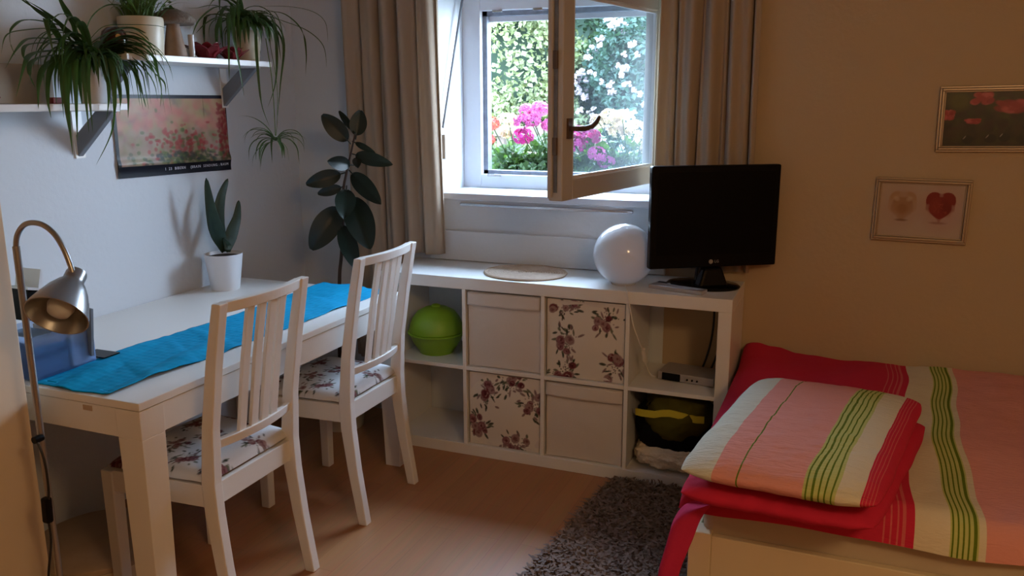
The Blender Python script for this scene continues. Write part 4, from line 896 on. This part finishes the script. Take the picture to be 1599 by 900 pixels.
heart(hc, 262, 100, 56, (.20, .012, .012)); hc.ell(238, 92, 22, 32, (.26, .03, .02), .3, .5, .9); hc.ell(288, 98, 20, 32, (.14, .006, .006), -.3, .6, .9); hc.ell(258, 166, 34, 5, (.24, .10, .09), 0, .7, .8)
for k in range(10): hc.ell(262+r.uniform(-26, 26), 96+r.uniform(-25, 25), 9, 2, (.30, .04, .03), r.uniform(0, 3), .5, .6)
picture(.454, .776, .985, 1.222, .010, hc, 'champagne-framed picture of a pale heart and a red heart on the wall above the bed')
pc2 = Canvas(420, 250, (.035, .028, .018)); 
for k in range(160): pc2.ell(r.uniform(0, 420), r.uniform(0, 250), r.uniform(10, 30), r.uniform(8, 26), r.choice([(.03, .035, .01), (.05, .05, .015), (.05, .03, .02), (.015, .012, .01), (.035, .015, .015)]), r.uniform(0, 3), .5, .9)
pc2.ell(60, 40, 50, 40, (.10, .10, .02), 0, .7, .9)
for cx, cy, rx, ry in ((160, 30, 52, 30), (300, 68, 85, 32), (20, 105, 32, 26), (125, 135, 38, 14)):
    for k in range(26): pc2.ell(cx+r.uniform(-.7, .7)*rx, cy+r.uniform(-.6, .6)*ry, rx*.33, ry*.4, r.choice([(.40, .05, .07), (.32, .03, .04), (.48, .09, .10), (.25, .02, .03)]), r.uniform(-.4, .4), .8, .5)
for cx, cy in ((110, 220), (210, 215), (370, 160), (270, 210)):
    pc2.ell(cx, cy, 26, 20, (.012, .012, .010), 0, .95, .3); pc2.ell(cx-14, cy-10, 10, 2.5, (.30, .28, .25), -.9, .8, .5)
picture(.640, .985, 1.322, 1.554, -.018, pc2, 'framed dark photo of red poppies at the right edge of the wall')

# ================================================================= BED
RB = (.56, .025, .065)
bd = thing('bed_frame', (.95, -.3, 0), 'light wooden bed frame along the wall right of the shelf unit', 'bed')
BX0, BX1, BY0, BY1 = .040, 2.06, -.985, .33
b = MB(); b.box(BX0+.06, BX1-.06, BY0, BY0+0.022, .10, .360); b.build('side_rail', M['bed'], bd, bevel=.003)
b = MB(); b.box(BX0+.06, BX1-.06, BY1-.022, BY1, .10, .360); b.build('side_rail', M['bed'], bd, bevel=.003)
for x in (BX0, BX1-.022): b = MB(); b.box(x, x+.022, BY0+.06, BY1-.06, .10, .360); b.build('end_rail', M['bed'], bd, bevel=.003)
for x in (BX0, BX1-.06):
    for y in (BY0-.004, BY1-.056): b = MB(); b.box(x, x+.06, y, y+.06, 0, .367); b.build('bed_post', M['bed'], bd, bevel=.003)
b = MB(); b.box(BX0+.022, BX1-.022, BY0+.022, BY1-.022, .18, .22); b.build('slatted_base', M['bed'], bd)
ms = MB(); ms.box(BX0+.03, BX1-.03, BY0+.024, BY1-.03, .2205, .455); mo = ms.build('mattress', M['sheet'], smooth=True); k = mo.modifiers.new('b', 'BEVEL'); k.width = .03; k.segments = 4; tag(mo, 'cream mattress lying in the bed frame', 'mattress')
# duvet spread on the bed
pinkc, cream, grn, band, redl = (.70, .31, .27), (.68, .62, .46), (.11, .18, .015), (.50, .54, .18), (.62, .13, .13)
def ramp(sc_, reds, off=0):
    """stops in metres: reds = position where red ends"""
    S = [(0, RB)]
    for k in range(4): S += [(reds-.070+.015*k, redl), (reds-.070+.015*k+.004, RB)]
    S += [(reds, cream), (reds+.078, band)]
    for k in range(5): S += [(reds+.081+.0125*k, grn), (reds+.081+.0125*k+.0045, band)]
    S += [(reds+.140, cream), (reds+.158, pinkc), (reds+.40, grn), (reds+.405, pinkc), (reds+.47, (.42, .40, .26)), (reds+.74, pinkc)]
    return [(max(0, (p-.45)/sc_), c) for p, c in S if p > .45 or p == 0]
US = 1.0
M['duvet'] = stripes_mat('striped_duvet_cloth', ramp(US, .60))
b = MB(); NU, NV = 260, 150; DX0, DX1, DY0, DY1 = .012, 2.03, -1.002, WY-.006
def dv(u, v):
    x = DX0+(DX1-DX0)*u; y = DY0+(DY1-DY0)*v
    e = min(1, (x-DX0)/.07) if x < DX0+.07 else 1; f = min(1, (y-DY0)/.07) if y < DY0+.07 else 1; g_ = min(1, (DY1-y)/.05)
    th = .064*math.sqrt(max(0, 1-(1-e)**2))*math.sqrt(max(0, 1-(1-f)**2))*(.6+.4*g_)
    th += (.014*noise.noise(Vector((x*3.2, y*2.2, 4)))+.008*noise.noise(Vector((x*9, y*5, 2)))+.003*noise.noise(Vector((x*22, y*14, 7))))*e*f
    z = .458+max(0, th)
    if f < 1: z -= .022*(1-f)**2*(1+.6*noise.noise(Vector((x*5, 0, 3))))
    if v > .86 and u < .10: z += .05*((v-.86)/.14)*(1-u/.10)
    return Vector((x, y+.014*noise.noise(Vector((x*4, 1, 1)))*(1-v), z))
b.grid(dv, NU, NV); du = b.build('duvet', M['duvet'], smooth=True, sharp=180)
def shift(x, y): return x-(.020*((y+.9)/1.25)*1.9-.028)-.010*math.sin(y*5.2+.6)-.004*math.sin(y*17)
uvmap(du, lambda i: (min(1, max(0, (shift(b.v[i][0], b.v[i][1])-.45)/US)), b.v[i][1]))
tag(du, 'striped pink, cream and green duvet spread over the mattress', 'duvet')
# the corner of the duvet that hangs over the post
hg = MB(); hp = smooth_path([(.13, -.985, .475), (.075, -1.02, .470), (.040, -1.045, .430), (.022, -1.055, .36), (.006, -1.06, .29), (.004, -1.06, .255)], 6); k = len(hp)
L = []
for i, p in enumerate(hp):
    f = i/(k-1); wv = .062-.030*f; th = .022+.006*math.sin(f*9)
    l = []
    for q in range(20):
        a_ = 2*PI*q/20; rr_ = 1+.18*math.sin(3*a_+f*3); l.append(p+Vector((math.cos(a_)*wv*rr_*.75, math.sin(a_)*th*rr_, math.cos(a_)*wv*.3*rr_)))
    L.append(l)
hg.loft(L); ho = hg.build('hanging_corner', mat('crimson_duvet_cloth', (.56, .03, .10), .9, spec=.1, bump=.4, bscale=60), du, smooth=True, sharp=180)

# folded duvet: two layers
def slab(name, C4, z0, z1, mt, parent, n=5, NN=120, wr=.004, seed=0, uvx=None):
    """C4: fl, fr, br, bl corner points (x, y) at mid height"""
    fl, fr, br, bl = [Vector((p[0], p[1], 0)) for p in C4]; b = MB(); zc, hh = (z0+z1)/2, (z1-z0)/2; us = []
    for s in (1, -1):
        def f(u, v):
            a, c = math.sin(PI/2*(2*u-1)), math.sin(PI/2*(2*v-1))
            if s < 0: a = -a
            k_ = (max(0, 1-abs(a)**n)*max(0, 1-abs(c)**n))**.5
            a, c = a*(1-.045*abs(c)**8), c*(1-.035*abs(a)**8)
            p = fl.lerp(fr, (a+1)/2).lerp(bl.lerp(br, (a+1)/2), (c+1)/2)
            p += Vector((.006*noise.noise(Vector((a*3, c*3, seed))), .008*noise.noise(Vector((a*4, seed, c*2))), 0))
            w_ = wr*(noise.noise(Vector((a*4, c*9, seed)))+.6*noise.noise(Vector((a*9, c*22, seed))))
            us.append((a+1)/2)
            return Vector((p.x, p.y, zc+s*hh*k_+w_*k_*(1 if s > 0 else .2)))
        b.grid(f, NN, NN)
    o = b.build(name, mt, parent, smooth=True, sharp=180); uvmap(o, lambda i: ((uvx(us[i], b.v[i]) if uvx else us[i]), 0)); return o
fd = thing('folded_duvet', (.3, -.8, .53), 'folded striped duvet piled on the left end of the bed', 'duvet')
pale = (.62, .62, .52)
fs = [(0, pale), (.185, pinkc), (.31, grn), (.318, pinkc), (.64, band)]
for k in range(5): fs += [(.650+.029*k, grn), (.659+.029*k, band)]
fs += [(.79, cream), (.905, RB)]
for k in range(4): fs += [(.912+.016*k, redl), (.916+.016*k, RB)]
M['fold'] = stripes_mat('striped_duvet_cloth_folded', fs, .8)
FZ0, FZ1 = .572, .674
slab('upper_fold', ((.032, -1.182), (.492, -1.210), (.628, -.44), (.140, -.395)), FZ0, FZ1, M['fold'], fd, 4, 150, .004, 3)
M['redcloth'] = mat('crimson_duvet_fabric', RB, .9, spec=.1, bump=.5, bscale=50, bdist=.004)
slab('lower_fold', ((.028, -1.150), (.492, -1.170), (.650, -.42), (.135, -.40)), .500, .592, M['redcloth'], fd, 5, 90, .006, 6)

# ================================================================= RUG
rg = thing('shaggy_rug', (-.1, -.7, 0), 'brown-grey shaggy rug on the floor in front of the bed', 'rug')
RC = [Vector((-.425, -.022, 0)), Vector((.020, -.022, 0)), Vector((.020, -1.45, 0)), Vector((-.560, -1.45, 0))]
b = MB(); b.add([p+Vector((0, 0, z)) for z in (.001, .010) for p in RC], [(0, 1, 2, 3), (7, 6, 5, 4), (0, 4, 5, 1), (1, 5, 6, 2), (2, 6, 7, 3), (3, 7, 4, 0)])
M['rug'] = mat('rug_pile', (.21, .155, .13), .8, var=.6, vscale=30); b.build('backing', M['rug'], rg)
b = MB(); r = random.Random(6)
for k in range(15000):
    u, v = r.random(), r.random(); p = RC[0].lerp(RC[1], u).lerp(RC[3].lerp(RC[2], u), v)+Vector((0, 0, .008))
    a_ = r.uniform(0, 2*PI); d = Vector((math.cos(a_), math.sin(a_), 0)); s = Vector((-d.y, d.x, 0)); L = r.uniform(.024, .052); w_ = r.uniform(.0035, .0065); up = r.uniform(.010, .026); li = r.uniform(.3, 1)
    e = 1 if (p.y < -.05) else .4
    P = [p, p+d*L*.35*li*e+Vector((0, 0, up)), p+d*L*li*e+Vector((0, 0, up*r.uniform(.7, 1.3)))]
    vs = []
    for q, ww in zip(P, (1, 1, .5)): vs += [q-s*w_*ww, q+s*w_*ww]
    b.add(vs, [(0, 1, 3, 2), (2, 3, 5, 4)])
po = b.build('pile', M['rug'], rg); po['kind'] = 'stuff'

for o in bpy.data.objects:
    if o.get('_local') is not None: del o['_local']
